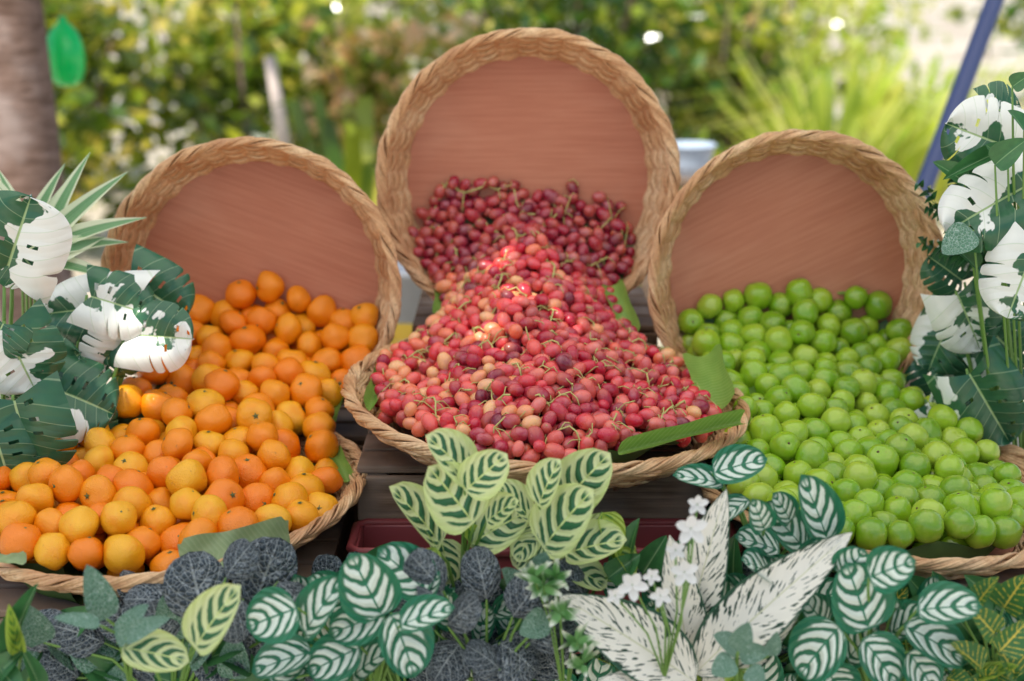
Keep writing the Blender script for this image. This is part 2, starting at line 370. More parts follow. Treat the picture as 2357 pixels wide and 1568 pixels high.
# ------------------------------------------------------------------ crates
def crate(x0, x1, y0, y1, z0, z1, label, sl=.072, gap=.028, top=True):
    t = thing('wooden_crate', label, 'crate', ((x0 + x1) / 2, (y0 + y1) / 2, z0), 'weathered wooden crates under the baskets')
    th = .012
    for (x, y) in ((x0 + .03, y0 + .03), (x1 - .03, y0 + .03), (x0 + .03, y1 - .03), (x1 - .03, y1 - .03)):
        m = MB(); m.box((x, y, (z0 + z1) / 2 - .003), (.032, .032, z1 - z0 - .02)); m.build('corner_post', M_WOOD, t, smooth=False)
    def panel(name, a, b, axis):
        m = MB(); z = z1 - .014 - sl / 2
        while z > z0 + sl * .4:
            j = random.uniform(-.003, .003)
            if axis == 'x': m.box(((x0 + x1) / 2, a + j, z), (x1 - x0, th, sl), (0, R(random.uniform(-.6, .6)), 0))
            else: m.box((a + j, (y0 + y1) / 2, z), (th, y1 - y0 - .05, sl), (R(random.uniform(-.6, .6)), 0, 0))
            z -= sl + gap
        m.build(name, M_WOOD, t, smooth=False)
    panel('front_panel', y0 + .006, 0, 'x'); panel('rear_panel', y1 - .006, 0, 'x'); panel('side_panel', x0 + .006, 0, 'y'); panel('side_panel', x1 - .006, 0, 'y')
    if top:
        m = MB(); y = y0 + .045
        while y < y1 - .02:
            m.box(((x0 + x1) / 2, y, z1 - .006), (x1 - x0, sl, .012), (0, 0, R(random.uniform(-.3, .3)))); y += sl + .012
        m.build('top_panel', M_WOOD, t, smooth=False)
    return t
crate(-.238, .30, 2.045, 2.44, .44, .700, 'weathered slatted crate directly under the middle grape basket')
crate(-.26, .32, 2.05, 2.46, .0, .436, 'lower crate of the middle stack standing on the ground')
crate(-.95, -.27, 1.80, 2.33, .30, .578, 'weathered slatted crate directly under the left mandarin basket')
crate(-.95, -.29, 1.82, 2.32, .0, .296, 'lower crate at the left standing on the ground')
crate(.34, .98, 1.86, 2.34, .30, .590, 'weathered slatted crate directly under the right jujube basket')
crate(.35, .98, 1.87, 2.33, .0, .296, 'lower crate at the right standing on the ground')
crate(-.75, -.205, 2.37, 2.78, .0, .638, 'crate behind the mandarins carrying the upright left basket')
crate(-.185, .27, 2.54, 2.86, .0, .796, 'tall crate behind the grapes carrying the highest basket')
crate(.30, .80, 2.37, 2.78, .0, .655, 'crate behind the jujubes carrying the upright right basket')
t = thing('planter_trough', 'dull red plastic trough half hidden by leaves below the grape basket', 'trough', (.045, 1.985, .0))
m = MB(); x0, x1, y0, y1, zt = -.235, .33, 1.925, 2.035, .615
m.box(((x0 + x1) / 2, y0 + .004, .497), (x1 - x0, .008, .235), bev=.0035); m.box(((x0 + x1) / 2, y1 - .004, .497), (x1 - x0, .008, .235), bev=.0035)
m.box((x0 + .004, (y0 + y1) / 2, .497), (.008, y1 - y0 - .017, .235)); m.box((x1 - .004, (y0 + y1) / 2, .497), (.008, y1 - y0 - .017, .235)); m.box(((x0 + x1) / 2, (y0 + y1) / 2, .385), (x1 - x0 - .02, y1 - y0 - .02, .008))
m.build('trough_body', M_RED, t)
m = MB(); m.tube([(x0 + .012, y0 - .001, zt), (x1 - .012, y0 - .001, zt), (x1 + .002, y0 + .012, zt), (x1 + .002, y1 - .012, zt), (x1 - .012, y1 + .001, zt), (x0 + .012, y1 + .001, zt), (x0 - .002, y1 - .012, zt), (x0 - .002, y0 + .012, zt)], .007, 8, closed=True)
m.build('rolled_edge', M_RED, t)
crate(-.24, .33, 1.90, 2.04, .0, .378, 'narrow low crate on the ground carrying the red trough')
# ------------------------------------------------------------------ heaps
def rbf(P):
    n = len(P); X = P[:, :2]
    d = np.linalg.norm(X[:, None] - X[None], axis=2); A = np.where(d > 0, d * d * np.log(d + 1e-12), 0) + np.eye(n) * 4e-5
    B = np.hstack([np.ones((n, 1)), X]); M = np.block([[A, B], [B.T, np.zeros((3, 3))]])
    sol = np.linalg.solve(M, np.concatenate([P[:, 2], np.zeros(3)]))
    def H(q):
        d = np.linalg.norm(q[:, None, :2] - X[None], axis=2)
        return np.where(d > 0, d * d * np.log(d + 1e-12), 0) @ sol[:n] + sol[n] + q[:, 0] * sol[n + 1] + q[:, 1] * sol[n + 2]
    return H
def inpoly(q, V):
    c = np.zeros(len(q), bool); n = len(V)
    for i in range(n):
        a, b = V[i], V[i - 1]
        cond = ((a[1] > q[:, 1]) != (b[1] > q[:, 1])) & (q[:, 0] < (b[0] - a[0]) * (q[:, 1] - a[1]) / (b[1] - a[1] + 1e-12) + a[0])
        c ^= cond
    return c
def nearest(q, V):
    best = np.full(len(q), 1e9); out = q.copy(); n = len(V)
    for i in range(n):
        a, b = V[i - 1], V[i]; ab = b - a
        t = np.clip(((q - a) @ ab) / (ab @ ab), 0, 1); p = a + t[:, None] * ab; d = np.linalg.norm(q - p, axis=1)
        k = d < best; best[k] = d[k]; out[k] = p[k]
    return out
def heap(bound, inner, r, k, layers, amp, seed, iters=90, jit=.6, trim=True):
    rng = np.random.default_rng(seed)
    Bp = np.array([W(*b) for b in bound]); Ip = np.array([W(*b) for b in inner])
    H0 = rbf(np.vstack([Bp, Ip])); V = Bp[:, :2].copy()
    ph = rng.uniform(0, 6, 6)
    def H(q): return H0(q) + amp * (np.sin(q[:, 0] * 31 + ph[0]) * np.sin(q[:, 1] * 27 + ph[1]) + .6 * np.sin(q[:, 0] * 57 + ph[2] + q[:, 1] * 21))
    lo, hi = V.min(0), V.max(0)
    Q = rng.uniform(lo, hi, (20000, 2)); Q = Q[inpoly(Q, V)]
    e = 1e-3; gx = (H(Q + [e, 0]) - H(Q)) / e; gy = (H(Q + [0, e]) - H(Q)) / e
    wgt = np.sqrt(1 + gx ** 2 + gy ** 2)
    area = np.prod(hi - lo) * len(Q) / 20000 * wgt.mean()
    n = int(k * area / (4 * r * r * .866)); idx = rng.choice(len(Q), n, p=wgt / wgt.sum())
    P = np.zeros((n, 3)); P[:, :2] = Q[idx]
    P[:, 2] = H(P) - rng.uniform(0, 1, n) * layers * 2 * r
    cap = rng.uniform(0, 1, n) ** 2 * jit * r
    rad = r * rng.uniform(.88, 1.08, n); rs = rad[:, None] + rad[None]
    for it in range(iters):
        D = P[:, None] - P[None]; d = np.sqrt((D ** 2).sum(2)) + 1e-9; np.fill_diagonal(d, 9)
        ov = np.clip(rs - d, 0, None)
        P += (D / d[..., None] * ov[..., None] * .35).sum(1)
        P[:, 2] += .05 * r
        out = ~inpoly(P[:, :2], V)
        if out.any(): P[out, :2] = nearest(P[out, :2], V)
        h = H(P) - cap + jit * r * .4; P[:, 2] = np.clip(P[:, 2], h - layers * 2 * r, h)
    keep = np.ones(n, bool); order = np.argsort(-(P[:, 2] - H(P)))
    D = np.linalg.norm(P[:, None] - P[None], axis=2)
    if trim:   # nothing may sink through the rim at the edge of the heap
        edge = np.linalg.norm(P[:, :2] - nearest(P[:, :2], V), axis=1)
        keep &= ~((H(P) - P[:, 2] > .75 * r) & (edge < 1.5 * r) & (P[:, 1] < 2.36))
    for ii, i in enumerate(order):
        if not keep[i]: continue
        bad = (D[i] < rs[i] * .78) & keep; bad[i] = False; keep &= ~bad
    return P[keep], rad[keep], H, V, H(P[keep]) - P[keep][:, 2]
def liner(name, H, V, drop, label):
    mb = MB(); mb.uv = []; ys = np.linspace(V[:, 1].min() + .004, V[:, 1].max() - .004, 60); nc = 24
    for y in ys:
        xs = []
        for i in range(len(V)):
            a, b = V[i - 1], V[i]
            if (a[1] > y) != (b[1] > y): xs.append(a[0] + (b[0] - a[0]) * (y - a[1]) / (b[1] - a[1]))
        lo, hi = min(xs) - .004, max(xs) + .004
        X = np.linspace(lo, hi, nc + 1); h = H(np.stack([X, np.full(nc + 1, y)], 1)) - drop * (1 - .75 * np.abs(np.linspace(-1, 1, nc + 1)) ** 6)
        for j in range(nc + 1): mb.v.append(Vector((X[j], y, h[j]))); mb.uv.append((j / nc, y))
    for i in range(59):
        for j in range(nc):
            a = i * (nc + 1) + j; mb.f.append((a, a + 1, a + nc + 2, a + nc + 1))
    tag(mb.build(name, M_LINER), label, 'leaf')
def fruit_mesh(name, mat, r, zs, dt, db, seed, lump=.03):
    bm = bmesh.new(); bmesh.ops.create_uvsphere(bm, u_segments=28, v_segments=18, radius=1)
    for v in bm.verts:
        p = v.co.copy(); th = math.acos(max(-1, min(1, p.z)))
        f = 1 - dt * math.exp(-(th / .28) ** 2) - db * math.exp(-((math.pi - th) / .3) ** 2)
        f += lump * mnoise.noise(p * 1.2 + Vector((seed * 7.1, 0, 0)))
        v.co = Vector((p.x * f, p.y * f, p.z * f * zs)) * r
    me = bpy.data.meshes.new(name); bm.to_mesh(me); bm.free()
    me.polygons.foreach_set('use_smooth', [True] * len(me.polygons)); me.materials.append(mat); return me
def rand_rot(tilt):
    return (Matrix.Rotation(random.uniform(0, tilt), 4, Vector((random.gauss(0, 1), random.gauss(0, 1), 0)).normalized()) @ Matrix.Rotation(random.uniform(0, 6.28), 4, 'Z'))
# --- mandarins
ob = [(400, 740, 2.475), (480, 700, 2.485), (560, 690, 2.485), (650, 680, 2.485), (740, 705, 2.485), (800, 722, 2.48), (845, 748, 2.465), (825, 830, 2.40), (760, 900, 2.34), (735, 960, 2.25), (735, 1010, 2.19),
      (755, 1090, 2.09), (745, 1155, 1.99), (690, 1195, 1.93), (600, 1220, 1.88), (460, 1260, 1.845), (400, 1285, 1.83), (200, 1285, 1.82), (70, 1258, 1.83), (-40, 1200, 1.87), (-60, 1140, 1.97),
      (40, 1090, 2.05), (130, 1040, 2.12), (220, 980, 2.19), (300, 915, 2.26), (375, 860, 2.33), (400, 800, 2.40)]
oi_ = [(620, 740, 2.445), (620, 800, 2.40), (560, 870, 2.305), (500, 930, 2.22), (470, 1000, 2.13), (450, 1070, 2.045), (430, 1140, 1.965), (420, 1210, 1.895), (220, 1120, 1.99), (200, 1200, 1.89), (620, 1050, 2.11), (620, 1130, 2.015), (750, 800, 2.43), (470, 780, 2.44)]
P, rad, H, V, dep = heap(ob, oi_, .0270, 2.2, 1.5, .009, 3, jit=1.3)
MZ = (.84, .88, .92, .86, .95)
mm = [fruit_mesh('mandarin', M_MAND, 1, z, .10, .06, i, lump=.13) for i, z in enumerate(MZ)]
mb = MB()
for k in range(5):
    a = k * 2 * math.pi / 5; b = a + .5
    i0 = len(mb.v); mb.v += [Vector((0, 0, .03)), Vector((.09 * math.cos(a), .09 * math.sin(a), .01)), Vector((.2 * math.cos((a + b) / 2 + .1), .2 * math.sin((a + b) / 2 + .1), .03)), Vector((.09 * math.cos(b + .75), .09 * math.sin(b + .75), .01))]
    mb.f.append((i0, i0 + 1, i0 + 2, i0 + 3))
mb.lathe([(.0, .0), (.075, .0), (.08, .04), (.05, .065), (0, .07)], 8)
CAL = mb.mesh('calyx', M_CALYX)
def pos_word(pt, lx, rx): return 'left' if pt.x < lx else ('right' if pt.x > rx else 'middle')
cols_m = [(.96, .29, .003), (.96, .34, .004), (.96, .40, .006), (.95, .24, .002), (.96, .46, .012)]
G_M = 'mandarins heaped in the left baskets'
topi = max(range(len(P)), key=lambda i: P[i][2]); rti = max(range(len(P)), key=lambda i: P[i][0])
for i, (p, r, d) in enumerate(zip(P, rad, dep)):
    o = link('mandarin', mm[i % 5], None, Matrix.Translation(Vector(p)) @ rand_rot(R(100)) @ Matrix.Scale(r * random.uniform(.98, 1.12), 4))
    pv = Vector(p)
    cc = random.choice(cols_m[:4] if pv.y > 2.3 else cols_m); o.color = (*cc, 1)
    if i == topi: lb = 'highest mandarin at the top of the orange heap'
    elif i == rti: lb = 'rightmost mandarin of the orange heap'
    elif pv.y > 2.38: lb = 'mandarin in the shade inside the upright basket, %s part' % pos_word(pv, -.53, -.39)
    elif pv.y > 2.15: lb = 'mandarin on the slope between upright and flat basket, %s side' % pos_word(pv, -.55, -.42)
    elif pv.y > 1.97: lb = 'mandarin in the centre rows of the flat left basket, %s side' % pos_word(pv, -.62, -.42)
    else: lb = 'mandarin near the front rim of the flat left basket, %s side' % pos_word(pv, -.62, -.42)
    tag(o, lb, 'mandarin', G_M)
    if random.random() < .8:
        c = link('calyx', CAL); c.parent = o; c.location = (0, 0, .885 * MZ[i % 5])
liner('lining_leaf', H, V, .083, 'dark leaf sheet lining the baskets beneath the mandarins')
# --- jujubes
gb = [(1590, 745, 2.475), (1650, 695, 2.488), (1740, 690, 2.49), (1820, 675, 2.49), (1900, 680, 2.49), (2010, 668, 2.488), (2050, 722, 2.485), (2075, 790, 2.45), (2050, 870, 2.37), (2110, 930, 2.30), (2190, 970, 2.24), (2250, 1030, 2.17),
      (2310, 1100, 2.08), (2345, 1170, 1.98), (2310, 1215, 1.91), (2180, 1232, 1.87), (2050, 1232, 1.85), (1930, 1215, 1.86), (1830, 1190, 1.88), (1740, 1160, 1.93), (1690, 1110, 2.0), (1690, 1040, 2.08), (1715, 950, 2.20), (1680, 880, 2.30), (1640, 820, 2.38)]
gi = [(1850, 760, 2.43), (1850, 840, 2.36), (1880, 910, 2.27), (1920, 980, 2.175), (1960, 1050, 2.085), (2000, 1110, 2.0), (2020, 1170, 1.93), (1820, 1100, 2.01), (2170, 1100, 2.03), (1700, 790, 2.43), (1990, 780, 2.44), (1830, 1010, 2.12)]
P, rad, H, V, dep = heap(gb, gi, .0233, 2.2, 1.5, .008, 5, jit=1.2)
JZ = (1.02, 1.08, .97, 1.12, 1.0)
jm = [fruit_mesh('green_jujube', M_JUJ, 1, z, .10, .05, i + 9, lump=.10) for i, z in enumerate(JZ)]
mb = MB(); mb.lathe([(0, 0), (.12, 0), (.10, .03), (.03, .045), (.025, .08), (0, .085)], 8); BUT = mb.mesh('stem_button', M_BUT)
cols_j = [(.20, .40, .010), (.25, .45, .012), (.32, .50, .022), (.17, .34, .010), (.37, .52, .04)]
top = max(range(len(P)), key=lambda i: P[i][2]); rt_ = max(range(len(P)), key=lambda i: P[i][0])
for i, (p, r, d) in enumerate(zip(P, rad, dep)):
    o = link('green_jujube', jm[i % 5], None, Matrix.Translation(Vector(p)) @ rand_rot(R(120)) @ Matrix.Scale(r * random.uniform(.96, 1.09), 4))
    o.color = (*random.choice(cols_j), 1); pv = Vector(p)
    if i == top: lb = 'highest green jujube against the board of the upright basket'
    elif i == rt_: lb = 'rightmost green jujube by the right rim'
    elif pv.y > 2.38: lb = 'green jujube in the shade inside the upright right basket, %s part' % pos_word(pv, .45, .56)
    elif pv.y > 2.17: lb = 'green jujube on the slope below the upright basket, %s side' % pos_word(pv, .48, .6)
    elif pv.y > 1.99: lb = 'green jujube in the centre of the flat right basket, %s side' % pos_word(pv, .48, .62)
    else: lb = 'green jujube near the front rim of the flat right basket, %s side' % pos_word(pv, .5, .64)
    tag(o, lb, 'jujube', 'green jujubes heaped in the right baskets')
    if random.random() < .85:
        c = link('stem_button', BUT); c.parent = o; c.location = (0, 0, .87 * JZ[i % 5])
liner('lining_leaf', H, V, .075, 'dark leaf sheet lining the baskets beneath the green jujubes')
# --- grapes
rb_ = [(950, 540, 2.60), (975, 490, 2.615), (1030, 440, 2.62), (1100, 425, 2.62), (1150, 412, 2.62), (1210, 440, 2.62), (1290, 460, 2.62), (1370, 452, 2.62), (1430, 480, 2.618), (1455, 530, 2.605), (1450, 580, 2.575), (1420, 640, 2.535), (1395, 690, 2.49),
       (1420, 740, 2.44), (1500, 800, 2.37), (1575, 850, 2.30), (1615, 900, 2.23), (1640, 955, 2.13), (1580, 990, 2.04), (1440, 1020, 1.965), (1300, 1040, 1.935), (1150, 1035, 1.94), (1040, 1000, 1.99), (950, 975, 2.04), (890, 930, 2.12), (870, 885, 2.20), (890, 840, 2.28),
       (945, 785, 2.36), (1015, 735, 2.43), (1045, 690, 2.48), (1010, 640, 2.53), (965, 590, 2.575)]
gi2 = [(1180, 500, 2.59), (1350, 520, 2.585), (1050, 530, 2.585), (1190, 560, 2.49), (1205, 630, 2.395), (1215, 700, 2.305), (1225, 780, 2.205), (1230, 860, 2.11), (1240, 930, 2.03), (1250, 985, 1.98), (1050, 880, 2.15), (1450, 890, 2.15), (1050, 950, 2.06), (1450, 960, 2.05), (1330, 690, 2.40), (1100, 690, 2.40), (1380, 800, 2.27), (1080, 800, 2.26)]
P, rad, H, V, dep = heap(rb_, gi2, .0121, 1.9, 1.4, .007, 11, iters=60, jit=2.0, trim=False)
gm = [fruit_mesh('grape', M_GRAPE, .0110, z, .04, .02, i + 30, lump=.05) for i, z in enumerate((1.24, 1.38, 1.5))]
K = 40; rng = np.random.default_rng(4); C = P[rng.choice(len(P), K, replace=False)]
for _ in range(15):
    a = np.argmin(np.linalg.norm(P[:, None] - C[None], axis=2), 1)
    C = np.array([P[a == k].mean(0) if (a == k).any() else C[k] for k in range(K)])
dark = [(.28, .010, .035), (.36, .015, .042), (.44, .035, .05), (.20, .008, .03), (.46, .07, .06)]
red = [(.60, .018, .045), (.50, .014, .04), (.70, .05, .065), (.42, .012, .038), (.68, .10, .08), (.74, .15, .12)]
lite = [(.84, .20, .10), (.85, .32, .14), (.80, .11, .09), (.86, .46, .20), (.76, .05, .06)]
def gzone(c):
    if c.y > 2.51: return 'bunch of dark red grapes in the shade inside the tallest basket, %s part' % pos_word(c, -.03, .1)
    if c.y > 2.36: return 'bunch of red grapes spilling out over the tall basket edge, %s side' % pos_word(c, 0, .08)
    if c.y > 2.12: return 'bunch of red grapes on the mound in the middle basket, %s side' % pos_word(c, -.06, .14)
    return 'bunch of red grapes near the front rim of the middle basket, %s side' % pos_word(c, -.06, .14)
for k in range(K):
    ids = np.where(a == k)[0]
    if len(ids) == 0: continue
    pts = P[ids]; cen = Vector(C[k]); cen.z = float(H(np.array([[cen.x, cen.y]]))[0])
    t = thing('grape_bunch', gzone(cen), 'grapes', cen, 'bunches of red grapes heaped in the middle baskets')
    bias = random.uniform(-.22, .22)
    dxy = pts[:, :2] - C[k][:2]; far = pts[np.argmax((dxy ** 2).sum(1))]; fv = Vector(far)
    path = []
    for q in np.linspace(-.75, .85, 9):
        x = cen.x + (fv.x - cen.x) * q + .006 * math.sin(q * 5 + k); y = cen.y + (fv.y - cen.y) * q + .006 * math.cos(q * 4 + k)
        path.append(Vector((x, y, float(H(np.array([[x, y]]))[0]) + .011 + .010 * math.sin(q * 6 + k))))
    mb = MB(); mb.tube(path, [.0018 - .0001 * i for i in range(9)], 5)
    for i in ids:
        p = Vector(P[i]); nd = min(path, key=lambda w_: (w_ - p).length)
        axis = (nd - p).normalized() * .45 + Vector((random.gauss(0, .85), random.gauss(0, .35), random.gauss(0, .6)))
        q = axis.normalized().to_track_quat('Z', 'Y').to_matrix().to_4x4()
        o = link('grape', gm[i % 3], t, Matrix.Translation(p) @ q @ Matrix.Scale(rad[i] / .0121 * random.uniform(.9, 1.12), 4))
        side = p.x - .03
        pl = .04 if p.y > 2.52 else max(.06, min(.62, bias + .27 - side * 2.2 - abs(p.y - 2.33) * .5))  # sunlit zone and basket shade put into grape colour by palette odds
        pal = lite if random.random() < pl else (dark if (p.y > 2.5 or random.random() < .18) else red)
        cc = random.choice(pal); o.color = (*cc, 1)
        if dep[i] < .014:
            top_ = p + q.to_3x3() @ Vector((0, 0, .0150)); mid = (top_ + nd) / 2 + Vector((0, 0, .006))
            if (nd - top_).length < .045: mb.tube([nd, mid, top_], [.0010, .0008, .0011], 4)
    mb.build('stalk', M_GSTEM, t)
liner('lining_leaf', H, V, .05, 'dark leaf sheet lining the baskets beneath the grapes')
# ------------------------------------------------------------------ leaves
def leaf_mesh(name, mat, prof, n=14, m=8, cup=.12, droop=.12, wave=0.0, fold=0.0, twist=0.0):
    mb = MB(); mb.uv = []
    for i in range(n + 1):
        v = i / n; hw = prof(v) * .5
        for j in range(m + 1):
            s = -1 + 2 * j / m
            z = cup * (s * s) * hw - droop * v * v + fold * abs(s) * hw + wave * math.sin(v * 17 + s * 2) * abs(s) + twist * s * math.sin(v * 5)
            mb.v.append(Vector((s * hw, v, z))); mb.uv.append((.5 + .5 * s, v))
    for i in range(n):
        for j in range(m):
            a = i * (m + 1) + j; mb.f.append((a, a + 1, a + m + 2, a + m + 1))
    return mb.mesh(name, mat)
def ovate(v): return max(.02, (math.sin(math.pi * min(1, v ** .62)) ** .62) * 1.0) if v < .995 else .01
def roundl(v): return max(.02, math.sqrt(max(0, 1 - (2 * v - 1) ** 2)) * (1.06 - .18 * v)) if v < .995 else .01
def lance(v): return max(.015, math.sin(math.pi * min(1, v) ** .75) ** .75) if v < .995 else .01
def blade(v): return max(.02, min(1, (v * 5 + .3)) * (1 - v ** 2.5))
def strip(v): return (1.0 + .06 * math.sin(v * 9)) if .04 < v < .96 else .8
def monstera_mesh(name, mat, seed, psl):
    rg = random.Random(seed); mb = MB(); mb.uv = []; L = 6; m = 14; rows = 8
    def hwf(v): return .56 * (max(0, 1 - v) ** .52) * (.84 + .9 * v)
    for side in (-1, 1):
        slit = [False] + [rg.random() < psl for _ in range(L - 1)] + [False]
        st = [rg.uniform(.45, .8) for _ in range(L + 1)]; wdt = [rg.uniform(.14, .30) for _ in range(L + 1)]
        hole = [rg.random() < .45 for _ in range(L)]
        for k in range(L):
            v0 = k / L; v1 = (k + 1) / L; vm = (v0 + v1) / 2; b = len(mb.v)
            for i in range(rows + 1):
                f = i / rows; v = v0 + (v1 - v0) * f
                for j in range(m + 1):
                    s = j / m; vv = v
                    if f < .5 and slit[k] and s > st[k]: vv = vm - (vm - v) * (1 - wdt[k] * ((s - st[k]) / (1 - st[k])) ** .6)
                    if f > .5 and slit[k + 1] and s > st[k + 1]: vv = vm + (v - vm) * (1 - wdt[k + 1] * ((s - st[k + 1]) / (1 - st[k + 1])) ** .6)
                    ed = 0
                    if (f < .5 and slit[k]) or (f > .5 and slit[k + 1]): ed = .06 * (abs(f - .5) * 2) ** 4
                    hw = hwf(v) * (1 - ed)
                    x = side * s * hw; y = vv * .86 + s * (.20 * (1 - vv) - .42 * (1 - vv) ** 5) + .06
                    z = .10 * math.sin(s * 2.2) - .25 * s ** 3 * hw - .25 * y * y + .008 * math.sin(f * math.pi) * s + .02 * math.sin(vv * 6 + side) * s
                    mb.v.append(Vector((x, y, z))); mb.uv.append((.5 + .5 * side * s, v))
            for i in range(rows):
                for j in range(m):
                    if hole[k] and i in (3, 4) and j in (3, 4, 5): continue
                    a_ = b + i * (m + 1) + j; q = (a_, a_ + 1, a_ + m + 2, a_ + m + 1); mb.f.append(q if side > 0 else q[::-1])
    return mb.mesh(name, mat)
LM = dict(
    cream=leaf_mesh('leaf', M_CREAM, roundl, cup=.3, droop=.16), gw=leaf_mesh('leaf', M_GW, roundl, cup=.3, droop=.16), yg=leaf_mesh('leaf', M_YG, ovate, fold=.3),
    fit=leaf_mesh('leaf', M_FIT, roundl, cup=-.28, droop=.26, wave=.018), sage=leaf_mesh('leaf', M_SAGE, ovate, cup=.15), speck=leaf_mesh('leaf', M_SPECK, lance, 30, 10, cup=.14, droop=.16, wave=.002),
    monw=monstera_mesh('leaf', M_MONW, 1, .4), mong=monstera_mesh('leaf', M_MONG, 2, .45), mon=monstera_mesh('leaf', M_MON, 3, .35), blade=leaf_mesh('leaf', M_BLADE, blade, 16, 4, fold=.05, droop=.42),
    crot=leaf_mesh('leaf', M_CROT, ovate, fold=.25), dark=leaf_mesh('leaf', M_DARKG, ovate, fold=.25, droop=.2), banana=leaf_mesh('banana_leaf', M_BANANA, strip, 24, 10, cup=.22, droop=.08, wave=.008), bananag=leaf_mesh('banana_leaf', M_BANANAG, strip, 30, 10, cup=.12, droop=.04, wave=.035, twist=.05),
    petal=leaf_mesh('petal', M_PETAL, roundl, 6, 4, cup=.2, droop=-.2), small=leaf_mesh('leaf', M_DARKG, lance, 6, 4, fold=.3))
CAMP = Vector((0, 0, CZ))
def place(me, base, tip, width, parent, name='leaf', up=.55, jit=.25):
    Yv = tip - base; L = Yv.length; Yn = Yv.normalized()
    n = (CAMP - base).normalized() + Vector((0, 0, up)) + Vector((random.gauss(0, jit), random.gauss(0, jit), random.gauss(0, jit)))
    Z = (n - Yn * n.dot(Yn)).normalized(); X = Yn.cross(Z)
    M = Matrix(((X.x * width, Yn.x * L, Z.x * L, base.x), (X.y * width, Yn.y * L, Z.y * L, base.y), (X.z * width, Yn.z * L, Z.z * L, base.z), (0, 0, 0, 1)))
    return link(name, me, parent, M)
def plant(name, label, cat, root, leaves, y0, stem=True, spread=.03, group=None, stemw=.0022, up=.6, jit=.3, ws=1.06):
    r = Vector(root); t = thing(name, label, cat, r, group); mb = MB()
    for lf in leaves:
        k, bx, by, tx, ty, wd = lf[:6]; y = lf[6] if len(lf) > 6 else y0 + random.uniform(-spread, spread)
        ty_ = y - random.uniform(0, .035)
        b = W(bx, by, y); tp = W(tx, ty, ty_)
        place(LM[k], b, tp, wd * ws * (y / .95) / FPX, t, up=up, jit=jit)
        if stem:
            mid = (b + r) / 2 + Vector((0, .02, .02)); mid2 = b * .8 + mid * .2 + Vector((0, .006, -.004))
            mb.tube([r, mid, mid2, b], [stemw * 1.3, stemw, stemw * .9, stemw * .6], 5)
    if stem: mb.build('stem', M_STEM, t)
    return t
def fill(keys, x0, x1, ya, yb, n, smin, smax):
    out = []
    for _ in range(n):
        x = random.uniform(x0, x1); y = random.uniform(ya, yb); a = random.uniform(-2.9, -.25); L = random.uniform(smin, smax)
        out.append((random.choice(keys), x - L * .5 * math.cos(a), y - L * .5 * math.sin(a), x + L * .5 * math.cos(a), y + L * .5 * math.sin(a), L * random.uniform(.75, .95)))
    return out
plant('striped_leaf_plant', 'cream leaved plant with dark green stripes, left cluster below the grapes', 'plant', W(1060, 1420, 1.78), [
    ('cream', 1085, 1105, 1000, 1000, 118), ('cream', 1070, 1130, 1160, 1050, 104), ('cream', 1090, 1205, 1000, 1080, 152), ('cream', 1015, 1255, 920, 1115, 118), ('cream', 1080, 1255, 1208, 1170, 130), ('cream', 1015, 1240, 1040, 1348, 90), ('cream', 1220, 1195, 1160, 1112, 90),
    ('yg', 1000, 1260, 985, 1330, 44), ('cream', 1120, 1200, 1180, 1150, 80), ('cream', 1000, 1290, 980, 1200, 60, 1.79), ('yg', 1100, 1270, 1050, 1200, 60, 1.80)], 1.76)
plant('striped_leaf_plant', 'cream leaved plant with dark green stripes, right cluster below the grapes', 'plant', W(1330, 1420, 1.80), [
    ('cream', 1240, 1165, 1275, 1058, 100), ('cream', 1295, 1160, 1390, 1050, 130), ('cream', 1250, 1262, 1345, 1130, 146), ('cream', 1300, 1275, 1432, 1230, 122), ('cream', 1290, 1290, 1400, 1345, 80), ('cream', 1260, 1240, 1175, 1300, 80), ('yg', 1385, 1180, 1425, 1290, 66), ('yg', 1400, 1230, 1465, 1330, 64), ('cream', 1230, 1210, 1190, 1290, 70), ('dark', 1440, 1340, 1450, 1200, 70), ('dark', 1400, 1330, 1470, 1280, 60), ('cream', 1340, 1260, 1400, 1190, 80, 1.80), ('cream', 1220, 1280, 1280, 1320, 70)], 1.78)
plant('striped_leaf_plant', 'dark green plant with white striped leaves at the bottom, left of centre', 'plant', W(860, 1620, 1.70), [
    ('gw', 985, 1365, 880, 1262, 124), ('gw', 880, 1420, 812, 1285, 142), ('gw', 700, 1460, 770, 1335, 114), ('gw', 685, 1400, 568, 1440, 132), ('gw', 720, 1500, 575, 1535, 116), ('gw', 830, 1490, 705, 1545, 116), ('gw', 885, 1410, 755, 1460, 104), ('gw', 900, 1412, 965, 1555, 146), ('gw', 920, 1440, 1035, 1390, 90), ('gw', 620, 1570, 700, 1500, 100),
    ('gw', 650, 1470, 600, 1380, 100, 1.70), ('gw', 810, 1560, 880, 1490, 110, 1.69), ('gw', 790, 1400, 720, 1330, 100, 1.72), ('gw', 740, 1580, 800, 1520, 110, 1.68), ('gw', 950, 1400, 1000, 1320, 80, 1.70)], 1.66)
plant('striped_leaf_plant', 'small green plant with white striped leaves left of the jujube basket rim', 'plant', W(1760, 1330, 1.80), [
    ('gw', 1640, 1090, 1760, 1050, 92, 1.80), ('gw', 1665, 1115, 1558, 1085, 62, 1.80), ('gw', 1725, 1150, 1640, 1200, 72, 1.78), ('gw', 1905, 1245, 1862, 1105, 104), ('gw', 1850, 1262, 1770, 1162, 96), ('gw', 1795, 1270, 1700, 1225, 110), ('gw', 1760, 1220, 1740, 1160, 66), ('gw', 1820, 1200, 1790, 1140, 66), ('gw', 1780, 1330, 1720, 1280, 100), ('gw', 1860, 1320, 1900, 1250, 90), ('gw', 1830, 1360, 1780, 1290, 90, 1.76)], 1.74)
